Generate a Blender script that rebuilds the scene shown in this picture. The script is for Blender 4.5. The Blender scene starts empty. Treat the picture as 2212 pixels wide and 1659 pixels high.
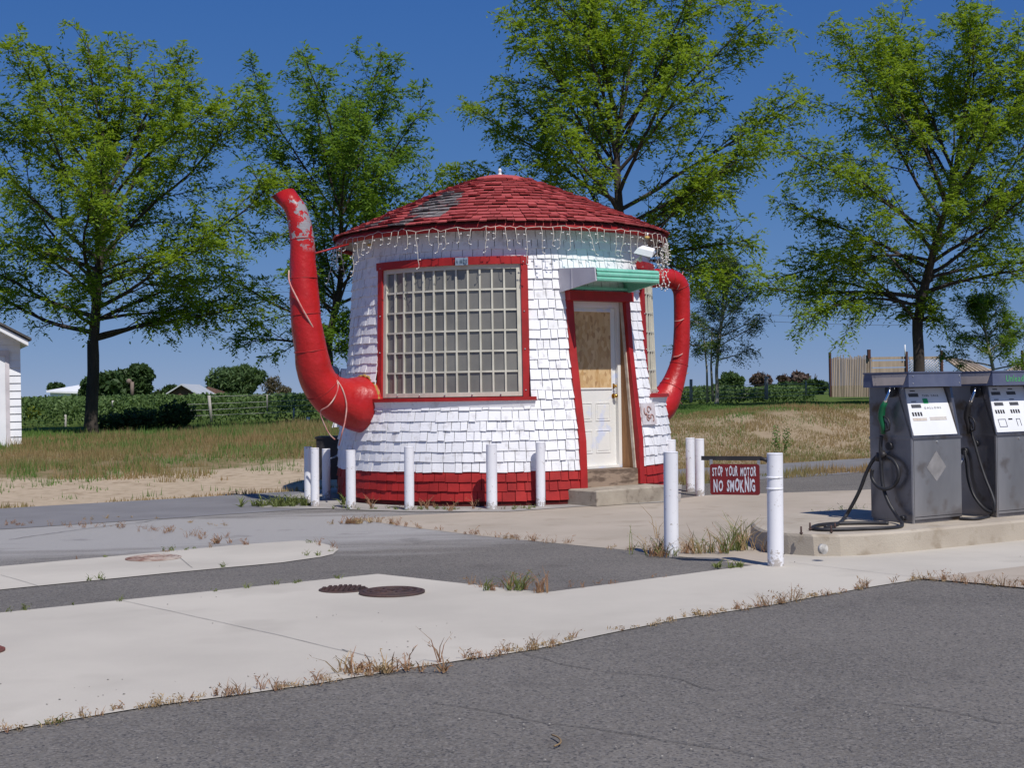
import bpy, math, random
import numpy as np
from math import sin, cos, radians as R, pi, sqrt, atan2, asin
from mathutils import Vector, Matrix, noise
from mathutils.kdtree import KDTree
random.seed(7)
SC = bpy.context.scene
COL = SC.collection
# ------------------------------------------------------------------ camera
F = 3150.0; CU, CV = 1106.0, 829.5; EYE = 1.45
PITCH = math.atan(15.5 / F); ROLL = R(-1.0)
cam = bpy.data.cameras.new('camera'); camo = bpy.data.objects.new('camera', cam); COL.objects.link(camo)
CM = Matrix.Rotation(R(90) + PITCH, 4, 'X') @ Matrix.Rotation(ROLL, 4, 'Z')
camo.matrix_world = Matrix.Translation((0, 0, EYE)) @ CM
cam.sensor_width = 36; cam.lens = 36 * F / 2212; cam.clip_end = 3000; cam.clip_start = .1
SC.camera = camo
# ------------------------------------------------------------------ sky, sun, exposure
SAZ, SEL = 25.0, 53.0           # sun stands to the right behind the viewer
sdir = Vector((sin(R(SAZ)) * cos(R(SEL)), -cos(R(SAZ)) * cos(R(SEL)), sin(R(SEL))))
W = bpy.data.worlds.new("World"); SC.world = W; W.use_nodes = True
wn = W.node_tree.nodes; wl = W.node_tree.links
sky = wn.new('ShaderNodeTexSky'); sky.sky_type = 'NISHITA'; sky.sun_disc = False
sky.sun_elevation = R(SEL); sky.sun_rotation = R(180 - SAZ)
sky.altitude = 300; sky.air_density = 1.0; sky.dust_density = 0.2; sky.ozone_density = 4.0
hs = wn.new('ShaderNodeHueSaturation'); hs.inputs['Saturation'].default_value = 1.12
stc = wn.new('ShaderNodeTexCoord'); smp = wn.new('ShaderNodeMapping'); smp.inputs['Location'].default_value = (0, 0, .10)
wl.new(stc.outputs['Generated'], smp.inputs[0]); wl.new(smp.outputs[0], sky.inputs['Vector'])
wl.new(sky.outputs[0], hs.inputs['Color'])
tint = wn.new('ShaderNodeMix'); tint.data_type = 'RGBA'; tint.blend_type = 'MULTIPLY'; tint.inputs[0].default_value = 1; tint.inputs[7].default_value = (1.12, .92, 1.0, 1)
wl.new(hs.outputs[0], tint.inputs[6])
sps = wn.new('ShaderNodeSeparateColor'); cmb = wn.new('ShaderNodeCombineColor'); wl.new(tint.outputs[2], sps.inputs[0])
for ch, (gm, kk) in enumerate(((1.35, .428), (.92, .779), (.5, 1.92))):       # deep clear-day response of the sky colour
    pw = wn.new('ShaderNodeMath'); pw.operation = 'POWER'; pw.inputs[1].default_value = gm; wl.new(sps.outputs[ch], pw.inputs[0])
    ml = wn.new('ShaderNodeMath'); ml.operation = 'MULTIPLY'; ml.inputs[1].default_value = kk; wl.new(pw.outputs[0], ml.inputs[0]); wl.new(ml.outputs[0], cmb.inputs[ch])
wl.new(cmb.outputs[0], wn['Background'].inputs[0])
wn['Background'].inputs[1].default_value = 0.085
sun = bpy.data.lights.new('sun', 'SUN'); sun.energy = 3.6; sun.angle = R(.5); sun.color = (1, .955, .89)
suno = bpy.data.objects.new('sun', sun); COL.objects.link(suno)
suno.rotation_euler = sdir.to_track_quat('Z', 'Y').to_euler()
SC.view_settings.view_transform = 'Standard'; SC.view_settings.look = 'None'
SC.view_settings.exposure = 0.25; SC.view_settings.gamma = 1; SC.view_settings.use_curve_mapping = False

# ------------------------------------------------------------------ pixel <-> world helpers (only to take measurements)
C3 = CM.to_3x3()
def ray(u, v): return C3 @ Vector((u - CU, -(v - CV), -F))
def P(u, v, Y):
    d = ray(u, v); k = Y / d.y; return Vector((d.x * k, Y, EYE + d.z * k))
def G(u, v, z=0.0):
    d = ray(u, v); k = (z - EYE) / d.z; return Vector((d.x * k, d.y * k, z))
def proj(p):
    q = C3.transposed() @ (Vector(p) - Vector((0, 0, EYE))); return CU + F * q.x / -q.z, CV - F * q.y / -q.z
def crop(ox, oy, s): return lambda x, y: ((ox + x / s) / 1.16456, (oy + y / s) / 1.16456)
K1 = crop(640, 420, 3.456); K2 = crop(1180, 420, 3.456); K3 = crop(640, 860, 3.456); K4 = crop(1180, 860, 3.456)
K5 = crop(1600, 1080, 3.95); K6 = crop(2040, 880, 3.073); KR = crop(1680, 780, 2.469); KL = crop(0, 880, 2.9105)
Q3 = crop(0, 1300, 2.458); Q4 = crop(800, 1300, 2.458); Q5 = crop(1700, 1300, 2.525)

# ------------------------------------------------------------------ terrain
L0 = Vector((-6.8, 19.4)); LD = Vector((cos(R(34)), sin(R(34)))); LN = Vector((-LD.y, LD.x))
def bank_d(x, y): return (x - L0.x) * LN.x + (y - L0.y) * LN.y
def H(x, y):
    d = bank_d(x, y)
    if d <= 0: return 0.0
    s = min(1, max(0, (x + 8) / 14)); w = 14 + (4.5 - 14) * s; h = .62 + .32 * s
    t = min(1, d / w); z = h * t * t * (3 - 2 * t)
    if d > 1: z += .05 * min(1, (d - 1) / 3) * noise.noise(Vector((x * .5, y * .5, 3)))
    return z
def P_on(u, v, ymin=12, ymax=90):           # where a line of sight meets the terrain
    d = ray(u, v); y = ymin
    while y < ymax:
        x = d.x * y / d.y; z = EYE + d.z * y / d.y
        if z <= H(x, y): return Vector((x, y, H(x, y)))
        y += .05
    return Vector((d.x * ymax / d.y, ymax, H(d.x * ymax / d.y, ymax)))

# ------------------------------------------------------------------ object helpers
def tag(o, label=None, cat=None, group=None, kind=None):
    if label: o['label'] = label
    if cat: o['category'] = cat
    if group: o['group'] = group
    if kind: o['kind'] = kind
    return o
def empty(name, loc, label, cat, group=None):
    o = bpy.data.objects.new(name, None); COL.objects.link(o); o.location = loc; o.empty_display_size = .2
    return tag(o, label, cat, group)
def wloc(o):
    v = Vector(o.location)
    while o.parent: o = o.parent; v += Vector(o.location)
    return v
def link(name, me, mats, parent=None, smooth=False):
    o = bpy.data.objects.new(name, me); COL.objects.link(o)
    for m in (mats if isinstance(mats, (list, tuple)) else [mats]): me.materials.append(m)
    if parent: o.parent = parent
    if smooth: me.polygons.foreach_set('use_smooth', [True] * len(me.polygons))
    return o
class MB:
    def __init__(s): s.v = []; s.f = []; s.m = []; s.sm = []
    def quad(s, a, b, c, d, mi=0):
        n = len(s.v); s.v += [tuple(a), tuple(b), tuple(c), tuple(d)]; s.f.append((n, n + 1, n + 2, n + 3)); s.m.append(mi); s.sm.append(False)
    def poly(s, pts, mi=0):
        n = len(s.v); s.v += [tuple(p) for p in pts]; s.f.append(tuple(range(n, n + len(pts)))); s.m.append(mi); s.sm.append(False)
    def hexa(s, p, mi=0, smooth=False):       # 8 points: bottom ring 0-3, top ring 4-7
        n = len(s.v); s.v += [tuple(q) for q in p]
        for f in ((3, 2, 1, 0), (4, 5, 6, 7), (0, 1, 5, 4), (1, 2, 6, 5), (2, 3, 7, 6), (3, 0, 4, 7)):
            s.f.append(tuple(n + i for i in f)); s.m.append(mi); s.sm.append(smooth)
    def box(s, Fn, a, b, c, mi=0):
        s.hexa([Fn(a[0], b[0], c[0]), Fn(a[1], b[0], c[0]), Fn(a[1], b[1], c[0]), Fn(a[0], b[1], c[0]),
                Fn(a[0], b[0], c[1]), Fn(a[1], b[0], c[1]), Fn(a[1], b[1], c[1]), Fn(a[0], b[1], c[1])], mi)
    def prism(s, pts, z0, z1, mi=0):
        n = len(pts); s.poly([(p[0], p[1], z1) for p in pts], mi); s.poly([(p[0], p[1], z0) for p in reversed(pts)], mi)
        for i in range(n):
            a, b = pts[i], pts[(i + 1) % n]; s.quad((a[0], a[1], z0), (b[0], b[1], z0), (b[0], b[1], z1), (a[0], a[1], z1), mi)
    def tube(s, pts, rad, n=12, mi=0, cap=True, wob=0, squash=None):
        pts = [Vector(p) for p in pts]
        if not isinstance(rad, (list, tuple)): rad = [rad] * len(pts)
        base = len(s.v); up = None
        for i, p in enumerate(pts):
            t = (pts[min(i + 1, len(pts) - 1)] - pts[max(i - 1, 0)]).normalized()
            if up is None:
                up = Vector((0, 0, 1)) if abs(t.z) < .9 else Vector((1, 0, 0))
            x = (up - t * up.dot(t)).normalized(); up = x; y = t.cross(x)
            for k in range(n):
                a = 2 * pi * k / n; r = rad[i]
                if wob: r *= 1 + wob * noise.noise(Vector((p.x * 4 + cos(a) * 1.3, p.z * 4 + sin(a) * 1.3, p.y)))
                s.v.append(tuple(p + x * cos(a) * r + y * sin(a) * r))
        for i in range(len(pts) - 1):
            for k in range(n):
                a = base + i * n + k; b = base + i * n + (k + 1) % n
                s.f.append((a, b, b + n, a + n)); s.m.append(mi); s.sm.append(True)
        if cap:
            s.f.append(tuple(base + k for k in reversed(range(n)))); s.m.append(mi); s.sm.append(False)
            s.f.append(tuple(base + (len(pts) - 1) * n + k for k in range(n))); s.m.append(mi); s.sm.append(False)
    def lathe(s, prof, c, n=32, mi=0, a0=0, a1=2 * pi, smooth=True):
        base = len(s.v); full = abs(a1 - a0 - 2 * pi) < 1e-6; m = n if full else n + 1
        for (r, z) in prof:
            for k in range(m):
                a = a0 + (a1 - a0) * k / n; s.v.append((c[0] + r * cos(a), c[1] + r * sin(a), c[2] + z))
        for i in range(len(prof) - 1):
            for k in range(n):
                a = base + i * m + k; b = base + i * m + (k + 1) % m
                s.f.append((a, b, b + m, a + m)); s.m.append(mi); s.sm.append(smooth)
    def ball(s, c, r, n=8, mi=0, sc=(1, 1, 1)):
        base = len(s.v); c = Vector(c)
        for i in range(n // 2 + 1):
            th = pi * i / (n // 2)
            for k in range(n):
                a = 2 * pi * k / n; s.v.append((c.x + r * sc[0] * sin(th) * cos(a), c.y + r * sc[1] * sin(th) * sin(a), c.z + r * sc[2] * cos(th)))
        for i in range(n // 2):
            for k in range(n):
                a = base + i * n + k; b = base + i * n + (k + 1) % n
                s.f.append((a, a + n, b + n, b)); s.m.append(mi); s.sm.append(True)
    def build(s, name, mats, parent=None, origin=None):
        o3 = wloc(parent) if parent else Vector(origin or (0, 0, 0))
        me = bpy.data.meshes.new(name); me.from_pydata([(x - o3.x, y - o3.y, z - o3.z) for x, y, z in s.v], [], s.f)
        ms = mats if isinstance(mats, (list, tuple)) else [mats]
        me.polygons.foreach_set('material_index', s.m); me.polygons.foreach_set('use_smooth', s.sm); me.validate(); me.update()
        o = link(name, me, ms, parent)
        if not parent: o.location = o3
        return o
def nmesh(name, V, nper, mats, parent=None, origin=None, smooth=False):   # V: (N*nper,3) unshared polygons
    o3 = np.array(wloc(parent) if parent else Vector(origin or (0, 0, 0)))
    V = np.asarray(V, dtype=np.float32).reshape(-1, 3) - o3; N = len(V) // nper
    me = bpy.data.meshes.new(name); me.vertices.add(len(V)); me.vertices.foreach_set('co', V.astype(np.float32).ravel())
    me.loops.add(len(V)); me.loops.foreach_set('vertex_index', np.arange(len(V), dtype=np.int32))
    me.polygons.add(N); me.polygons.foreach_set('loop_start', np.arange(0, len(V), nper, dtype=np.int32))
    me.update(calc_edges=True)
    o = link(name, me, mats, parent)
    if not parent: o.location = o3
    return o

# ------------------------------------------------------------------ materials
def newmat(name):
    m = bpy.data.materials.new(name); m.use_nodes = True; nt = m.node_tree
    return m, nt, nt.nodes['Principled BSDF']
def mix(nt, fac, a, b, blend='MIX'):
    n = nt.nodes.new('ShaderNodeMix'); n.data_type = 'RGBA'; n.blend_type = blend
    for s, v in ((0, fac), (6, a), (7, b)):
        if hasattr(v, 'links'): nt.links.new(v, n.inputs[s])
        else: n.inputs[s].default_value = (v if s == 0 else (*v, 1) if len(v) == 3 else v)
    return n.outputs[2]
def nz(nt, scale, detail=4, coord='Object', rough=.55, vec=None, stretch=None):
    t = nt.nodes.new('ShaderNodeTexNoise'); t.inputs['Scale'].default_value = scale; t.inputs['Detail'].default_value = detail
    t.inputs['Roughness'].default_value = rough
    if vec is None:
        c = nt.nodes.new('ShaderNodeTexCoord'); vec = c.outputs[coord]
    if stretch:
        mp = nt.nodes.new('ShaderNodeMapping'); mp.inputs['Scale'].default_value = stretch; nt.links.new(vec, mp.inputs[0]); vec = mp.outputs[0]
    nt.links.new(vec, t.inputs['Vector']); return t.outputs['Fac']
def ramp(nt, fac, lo, hi):
    n = nt.nodes.new('ShaderNodeMapRange'); n.inputs[1].default_value = lo; n.inputs[2].default_value = hi
    nt.links.new(fac, n.inputs[0]); return n.outputs[0]
def math_(nt, op, a, b=None):
    n = nt.nodes.new('ShaderNodeMath'); n.operation = op
    for i, v in enumerate((a, b)):
        if v is None: continue
        if hasattr(v, 'links'): nt.links.new(v, n.inputs[i])
        else: n.inputs[i].default_value = v
    return n.outputs[0]
def bump(nt, bs, h, strength=.3, dist=.01):
    b = nt.nodes.new('ShaderNodeBump'); b.inputs['Strength'].default_value = strength; b.inputs['Distance'].default_value = dist
    nt.links.new(h, b.inputs['Height']); nt.links.new(b.outputs[0], bs.inputs['Normal'])
def M(name, c1, c2=None, scale=4, lo=.35, hi=.65, rough=.75, bmp=0, bscale=60, metal=0, stretch=None, c3=None, s3=30, spec=.4, island=0):
    m, nt, bs = newmat(name); bs.inputs['Roughness'].default_value = rough; bs.inputs['Metallic'].default_value = metal
    bs.inputs['Specular IOR Level'].default_value = spec
    if c2 is None: c2 = tuple(x * .8 for x in c1)
    col = mix(nt, ramp(nt, nz(nt, scale, 5, stretch=stretch), lo, hi), c1, c2)
    if c3: col = mix(nt, ramp(nt, nz(nt, s3, 3), .56, .68), col, c3)
    if island:
        g = nt.nodes.new('ShaderNodeNewGeometry'); r = ramp(nt, g.outputs['Random Per Island'], 0, 1)
        col = mix(nt, math_(nt, 'MULTIPLY', r, island), col, tuple(x * .35 for x in c1))
    nt.links.new(col, bs.inputs['Base Color'])
    if bmp: bump(nt, bs, nz(nt, bscale, 4), bmp, .01)
    return m
def leafmat(name, c1, c2, c3, trans=.35, scale=1.2):
    m, nt, bs = newmat(name); bs.inputs['Roughness'].default_value = .6; bs.inputs['Specular IOR Level'].default_value = .25
    g = nt.nodes.new('ShaderNodeNewGeometry')
    col = mix(nt, ramp(nt, nz(nt, scale, 3), .35, .65), c1, c2)
    col = mix(nt, g.outputs['Random Per Island'], col, c3)
    nt.links.new(col, bs.inputs['Base Color'])
    tr = nt.nodes.new('ShaderNodeBsdfTranslucent'); nt.links.new(mix(nt, .5, col, (c1[0] * 1.6, c1[1] * 1.6, c1[2] * .6)), tr.inputs[0])
    ms = nt.nodes.new('ShaderNodeMixShader'); ms.inputs[0].default_value = trans
    nt.links.new(bs.outputs[0], ms.inputs[1]); nt.links.new(tr.outputs[0], ms.inputs[2])
    nt.links.new(ms.outputs[0], nt.nodes['Material Output'].inputs[0]); return m

white_paint = M('white_paint', (.87, .87, .89), (.79, .79, .82), 3, rough=.7, bmp=.25, bscale=25, stretch=(1, 1, .25), island=.07, c3=(.66, .65, .66), s3=9)
red_shingle = M('red_shingle_paint', (.42, .020, .018), (.30, .012, .012), 5, rough=.7, bmp=.2, bscale=30, island=.3)
red_paint = M('red_paint', (.40, .016, .016), (.28, .012, .012), 4, rough=.55, bmp=.1, bscale=25)
roof_red = M('roof_red', (.47, .088, .084), (.36, .06, .058), 3, rough=.85, bmp=.4, bscale=50, island=.2)
roof_grey = M('roof_bare_grey', (.30, .28, .27), (.17, .15, .145), 9, rough=.9, bmp=.4, bscale=50, island=.5, c3=(.30, .05, .05), s3=14)
white_bollard = M('white_bollard_paint', (.80, .80, .83), (.74, .74, .78), 2, rough=.45, bmp=.06, bscale=30)
glassy = M('dusty_window_film', (.135, .13, .118), (.20, .192, .172), 1.6, rough=.24, spec=.6, bmp=.10, bscale=4)
cream = M('cream_muntin_paint', (.60, .58, .49), (.50, .48, .40), 6, rough=.6)
white_door = M('white_door_paint', (.78, .77, .74), (.72, .71, .67), 2, rough=.5, c3=(.62, .66, .78), s3=5)
jamb_brown = M('raw_wood_jamb', (.36, .19, .085), (.26, .13, .06), 3, rough=.8, stretch=(6, 6, .6), bmp=.2)
wood_grey = M('weathered_plywood', (.30, .22, .16), (.13, .09, .065), 3.5, rough=.85, stretch=(1, 1, 3), bmp=.3, lo=.45, hi=.55)
teal = M('teal_metal_paint', (.21, .55, .42), (.15, .47, .35), 5, rough=.55, c3=(.3, .55, .48), s3=40)
awn_white = M('awning_white_paint', (.55, .54, .58), (.45, .44, .49), 3, rough=.6)
brass = M('brass', (.70, .45, .12), (.55, .33, .08), 9, rough=.25, metal=1)
black_rubber = M('black_rubber', (.016, .016, .019), (.03, .03, .034), 9, rough=.5)
dark_metal = M('dark_metal', (.02, .019, .022), (.035, .03, .03), 9, rough=.5)
steel = M('galvanised_steel', (.5, .5, .5), (.35, .35, .36), 15, rough=.4, metal=.8)
chrome = M('chrome', (.8, .8, .8), (.7, .7, .7), 15, rough=.12, metal=1)
conc_light = M('light_concrete', (.51, .47, .405), (.44, .405, .35), .7, rough=.9, bmp=.25, bscale=70, c3=(.43, .395, .34), s3=.9)
conc_tan = M('tan_concrete', (.41, .35, .285), (.35, .30, .24), .8, rough=.9, bmp=.3, bscale=60, c3=(.33, .28, .22), s3=2)
conc_step = M('step_concrete', (.40, .35, .28), (.28, .24, .19), 4, rough=.9, bmp=.6, bscale=60, c3=(.22, .18, .14), s3=9)
wire_white = M('light_string_wire', (.70, .66, .58), (.6, .55, .5), 9, rough=.6)
bulb_mat = M('clear_bulb', (.85, .85, .84), (.7, .7, .7), 9, rough=.2)
bark = M('tree_bark', (.032, .025, .021), (.065, .052, .044), 5, rough=.9, bmp=.8, bscale=25, stretch=(1, 1, .25))
pale_bark = M('pale_bark', (.45, .42, .36), (.22, .2, .17), 6, rough=.9, bmp=.4, bscale=25)
rust = M('rusty_iron', (.085, .045, .038), (.05, .032, .03), 12, rough=.7, bmp=.6, bscale=80)
cord_red = M('reddish_cord', (.50, .13, .12), (.55, .4, .34), 8, rough=.5)
siding_white = M('shed_white_siding', (.80, .81, .83), (.72, .73, .76), 2, rough=.7)

# spout and handle: thick glossy red paint, flaking off near the tip
def spout_mat(name, zlo, zhi):
    m, nt, bs = newmat(name); bs.inputs['Roughness'].default_value = .38; bs.inputs['Specular IOR Level'].default_value = .45
    g = nt.nodes.new('ShaderNodeNewGeometry'); sp = nt.nodes.new('ShaderNodeSeparateXYZ'); nt.links.new(g.outputs['Position'], sp.inputs[0])
    col = mix(nt, ramp(nt, nz(nt, 2.5, 5, vec=g.outputs['Position']), .35, .65), (.46, .013, .013), (.34, .010, .010))
    n = nz(nt, 9, 5, vec=g.outputs['Position'], rough=.6)
    zm = ramp(nt, sp.outputs[2], zlo, zlo + .12)
    th = math_(nt, 'ADD', n, math_(nt, 'MULTIPLY', ramp(nt, sp.outputs[0], -2.86, -2.52), .17)); th = math_(nt, 'SUBTRACT', th, .04); th = math_(nt, 'MULTIPLY', ramp(nt, th, .575, .59), zm)
    up = ramp(nt, sp.outputs[2], zhi, zhi + .02); th = math_(nt, 'MULTIPLY', th, math_(nt, 'SUBTRACT', 1.0, up))
    col = mix(nt, th, col, (.29, .275, .29)); nt.links.new(col, bs.inputs['Base Color'])
    bump(nt, bs, nz(nt, 14, 4, vec=g.outputs['Position']), .5, .02); return m
def grime():
    m, nt, bs = newmat('scuffed_white_post_paint'); bs.inputs['Roughness'].default_value = .45
    g = nt.nodes.new('ShaderNodeNewGeometry'); sx = nt.nodes.new('ShaderNodeSeparateXYZ'); nt.links.new(g.outputs['Position'], sx.inputs[0])
    col = mix(nt, ramp(nt, nz(nt, 2, 4, vec=g.outputs['Position']), .35, .65), (.80, .80, .83), (.73, .73, .77))
    low = math_(nt, 'SUBTRACT', 1.0, ramp(nt, sx.outputs[2], .0, .16)); n = nz(nt, 22, 5, vec=g.outputs['Position'], rough=.7)
    col = mix(nt, math_(nt, 'MULTIPLY', ramp(nt, math_(nt, 'ADD', n, math_(nt, 'MULTIPLY', low, .25)), .62, .70), .75), col, (.30, .25, .20))
    col = mix(nt, ramp(nt, nz(nt, 14, 3, vec=g.outputs['Position']), .70, .74), col, (.42, .36, .33))
    nt.links.new(col, bs.inputs['Base Color']); bump(nt, bs, nz(nt, 30, 3, vec=g.outputs['Position']), .1, .005); return m
white_bollard = grime()
red_gloss = spout_mat('red_gloss_flaking', 3.28, 4.0)
red_gloss2 = spout_mat('red_gloss', 8, 9)

# asphalt: two ages, one bleached area near the building
def asphalt():
    m, nt, bs = newmat('asphalt'); bs.inputs['Roughness'].default_value = .9; bs.inputs['Specular IOR Level'].default_value = .3
    g = nt.nodes.new('ShaderNodeNewGeometry'); pos = g.outputs['Position']
    base = mix(nt, ramp(nt, nz(nt, .5, 6, vec=pos), .35, .65), (.116, .104, .090), (.190, .171, .148))
    sp = nt.nodes.new('ShaderNodeTexVoronoi'); sp.inputs['Scale'].default_value = 85; nt.links.new(pos, sp.inputs['Vector'])
    spc = nt.nodes.new('ShaderNodeSeparateColor'); nt.links.new(sp.outputs['Color'], spc.inputs[0])
    base = mix(nt, math_(nt, 'MULTIPLY', ramp(nt, nz(nt, 9, 5, vec=pos, rough=.7), .45, .7), .45), base, (.20, .178, .152)); base = mix(nt, ramp(nt, spc.outputs[0], .6, 1.1), base, (.27, .245, .22))
    base = mix(nt, ramp(nt, spc.outputs[1], .6, 1.0), base, (.055, .052, .056))
    fine = nz(nt, 95, 3, vec=pos, rough=.7); base = mix(nt, ramp(nt, fine, .45, .7), base, (.21, .20, .19))
    # bleached ellipse
    c = G(330, 1150); sub = nt.nodes.new('ShaderNodeVectorMath'); sub.operation = 'SUBTRACT'; nt.links.new(pos, sub.inputs[0]); sub.inputs[1].default_value = c
    mp = nt.nodes.new('ShaderNodeMapping'); mp.inputs['Rotation'].default_value = (0, 0, R(-25)); mp.inputs['Scale'].default_value = (1 / 4.2, 1 / 2.3, 0); nt.links.new(sub.outputs[0], mp.inputs[0])
    ln = nt.nodes.new('ShaderNodeVectorMath'); ln.operation = 'LENGTH'; nt.links.new(mp.outputs[0], ln.inputs[0])
    st = nt.nodes.new('ShaderNodeMapping'); st.inputs['Rotation'].default_value = (0, 0, R(20)); st.inputs['Scale'].default_value = (.5, 2.2, 1); nt.links.new(pos, st.inputs[0])
    d = math_(nt, 'ADD', ln.outputs['Value'], math_(nt, 'MULTIPLY', nz(nt, 1.2, 6, vec=st.outputs[0]), 1.3))
    k = math_(nt, 'SUBTRACT', 1.0, ramp(nt, d, 1.3, 1.95))
    base = mix(nt, math_(nt, 'MULTIPLY', k, .85), base, (.40, .385, .37))
    # oil stains
    o = ramp(nt, nz(nt, 1.3, 4, vec=pos), .60, .70)
    base = mix(nt, math_(nt, 'MULTIPLY', o, .35), base, (.08, .07, .066))
    nt.links.new(base, bs.inputs['Base Color']); bump(nt, bs, math_(nt, 'ADD', fine, spc.outputs[2]), .9, .009); return m
asph = asphalt()
asph_road = M('road_asphalt', (.20, .195, .20), (.165, .16, .165), 1.2, rough=.9, bmp=.4, bscale=90)

def terrain_mat():
    m, nt, bs = newmat('earth_and_grass'); bs.inputs['Roughness'].default_value = .95; bs.inputs['Specular IOR Level'].default_value = .1
    g = nt.nodes.new('ShaderNodeNewGeometry'); pos = g.outputs['Position']
    dt = nt.nodes.new('ShaderNodeVectorMath'); dt.operation = 'DOT_PRODUCT'; nt.links.new(pos, dt.inputs[0]); dt.inputs[1].default_value = (LN.x, LN.y, 0)
    d = math_(nt, 'SUBTRACT', dt.outputs['Value'], L0.x * LN.x + L0.y * LN.y)
    sx = nt.nodes.new('ShaderNodeSeparateXYZ'); nt.links.new(pos, sx.inputs[0])
    n1 = nz(nt, .8, 6, vec=pos); n2 = nz(nt, 6, 5, vec=pos)
    sand = mix(nt, ramp(nt, n2, .4, .6), (.43, .345, .25), (.37, .295, .21)); sand = mix(nt, ramp(nt, nz(nt, 3.0, 6, vec=pos, rough=.7), .56, .68), sand, (.25, .185, .12)); sand = mix(nt, math_(nt, 'MULTIPLY', ramp(nt, sx.outputs[0], -1, 3), .6), sand, (.22, .165, .105))
    dry = mix(nt, ramp(nt, n2, .4, .6), (.22, .165, .095), (.15, .13, .06))
    lawn = mix(nt, ramp(nt, n2, .4, .6), (.060, .105, .018), (.10, .13, .03))
    dd = math_(nt, 'ADD', d, math_(nt, 'MULTIPLY', math_(nt, 'SUBTRACT', n1, .5), 3.0))
    col = mix(nt, ramp(nt, dd, 3.9, 4.6), sand, dry)
    col = mix(nt, ramp(nt, math_(nt, 'ADD', dd, math_(nt, 'MULTIPLY', sx.outputs[0], .33)), 6.4, 8.0), col, lawn)
    nt.links.new(col, bs.inputs['Base Color']); bump(nt, bs, nz(nt, 14, 5, vec=pos), .2, .02); return m
earth = terrain_mat()
dirt_right = M('bank_dirt', (.40, .33, .23), (.20, .15, .09), 3, rough=.95)

# ------------------------------------------------------------------ ground
def gridmesh(xs, ys, fz, name, mat):
    V = [(x, y, fz(x, y)) for y in ys for x in xs]; nx = len(xs); Fc = []
    for j in range(len(ys) - 1):
        for i in range(nx - 1): a = j * nx + i; Fc.append((a, a + 1, a + 1 + nx, a + nx))
    me = bpy.data.meshes.new(name); me.from_pydata(V, [], Fc); return link(name, me, mat, smooth=True)
xs = list(np.concatenate([[-1500, -600, -250, -100, -60, -40, -30], np.arange(-24, 24.01, .4), [30, 40, 60, 100, 250, 600, 1500]]))
ys = list(np.concatenate([[-300, -100, -30, 0, 8], np.arange(12, 60, .4), [64, 70, 80, 100, 140, 200, 350, 700, 1500, 2500]]))
tag(gridmesh(xs, ys, lambda x, y: H(x, y) - .02 if bank_d(x, y) < .3 else H(x, y), 'ground', earth), kind='structure')
def sheet(name, pts, z, mat, kind='structure'):
    mb = MB(); mb.poly([(p[0], p[1], z) for p in pts]); return tag(mb.build(name, mat), kind=kind)
def gp(lst): return [G(u, v) for u, v in lst]
def line_pt(d, off): p = L0 + LD * d + LN * off; return (p.x, p.y)
# the lot, reaching the back road's far edge
sheet('asphalt_lot', [(-60, -12), (60, -12), (60, 8), line_pt(60, -3.2), line_pt(-60, -3.2)], .004, asph)
# road behind, wavy far edge
rp = [line_pt(-60, -3.2), line_pt(60, -3.2)]
edge = [line_pt(60 - i * .5, .06 * noise.noise(Vector((i * .37, 0, 0))) + .05 * noise.noise(Vector((i * 1.7, 4, 0)))) for i in range(241)]
sheet('back_road', rp + edge, .008, asph_road)
def jag(pts, amp=.012, step=.15):
    out = []
    for i, a in enumerate(pts):
        b = pts[(i + 1) % len(pts)]; L = (b - a).length; n = max(1, min(200, int(L / step)))
        for k in range(n):
            p = a.lerp(b, k / n)
            if p.length < 45: p = p + Vector((noise.noise(p * 3.1), noise.noise(p * 3.3 + Vector((9, 0, 0))), 0)) * amp * (0 if k == 0 else 1)
            out.append(p)
    return out
fg = [(-120, 1347), (0, 1327), Q4(370, 362), Q4(1400, 478), Q4(2212, 372), Q5(290, 343), (1640, 1222), (1700, 1198), (1850, 1190), (2050, 1165), (2300, 1140), (2600, 1110),
      (2600, 1180), Q5(2212, 325), Q5(1560, 405), Q5(1150, 470), Q5(600, 572), Q5(0, 662), Q4(1300, 838), Q4(560, 950), Q4(0, 1045), Q3(900, 1192), Q3(200, 1308), Q3(0, 1345), (-250, 1622)]
sheet('concrete_apron', jag(gp(fg)), .010, conc_light)
s2 = [(-120, 1237), Q3(0, 315), Q3(1100, 215), Q3(1500, 178), Q3(1840, 155), Q3(1900, 157), Q3(1980, 168), Q3(2060, 190), Q3(2095, 210), Q3(2060, 238), Q3(1990, 255), Q3(1750, 290), Q3(1100, 350), Q3(0, 460), (-120, 1290)]
sheet('concrete_strip', jag(gp(s2)), .010, conc_light)
tan = [(768, 1123), (890, 1141), (1036, 1159), (1333, 1188), (1431, 1199), (1640, 1225), (1720, 1180), (2300, 1120), (2450, 1020), (1855, 1060), (1526, 1071), (1450, 1080), (1290, 1060), (1100, 1080), (1100, 1100), (1000, 1109), (880, 1114)]
sheet('tan_slab', jag(gp(tan)), .006, conc_tan)
t2 = [Q5(1560, 405), Q5(1900, 433), Q5(2212, 465), (2600, 1310), (2600, 1190), Q5(2212, 325)]
sheet('tan_corner_slab', jag(gp(t2)), .014, conc_tan)
foot = [G(560, 1099), G(700, 1101), G(900, 1108), G(1100, 1107), G(1240, 1097), G(1470, 1085)] + [Vector((2.6, 22.5, 0)), Vector((-2.8, 22.5, 0)), G(560, 1085)]
sheet('building_pad', jag(foot), .012, M('pad_concrete', (.36, .34, .31), (.25, .235, .22), 1.5, rough=.9, bmp=.3))
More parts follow.
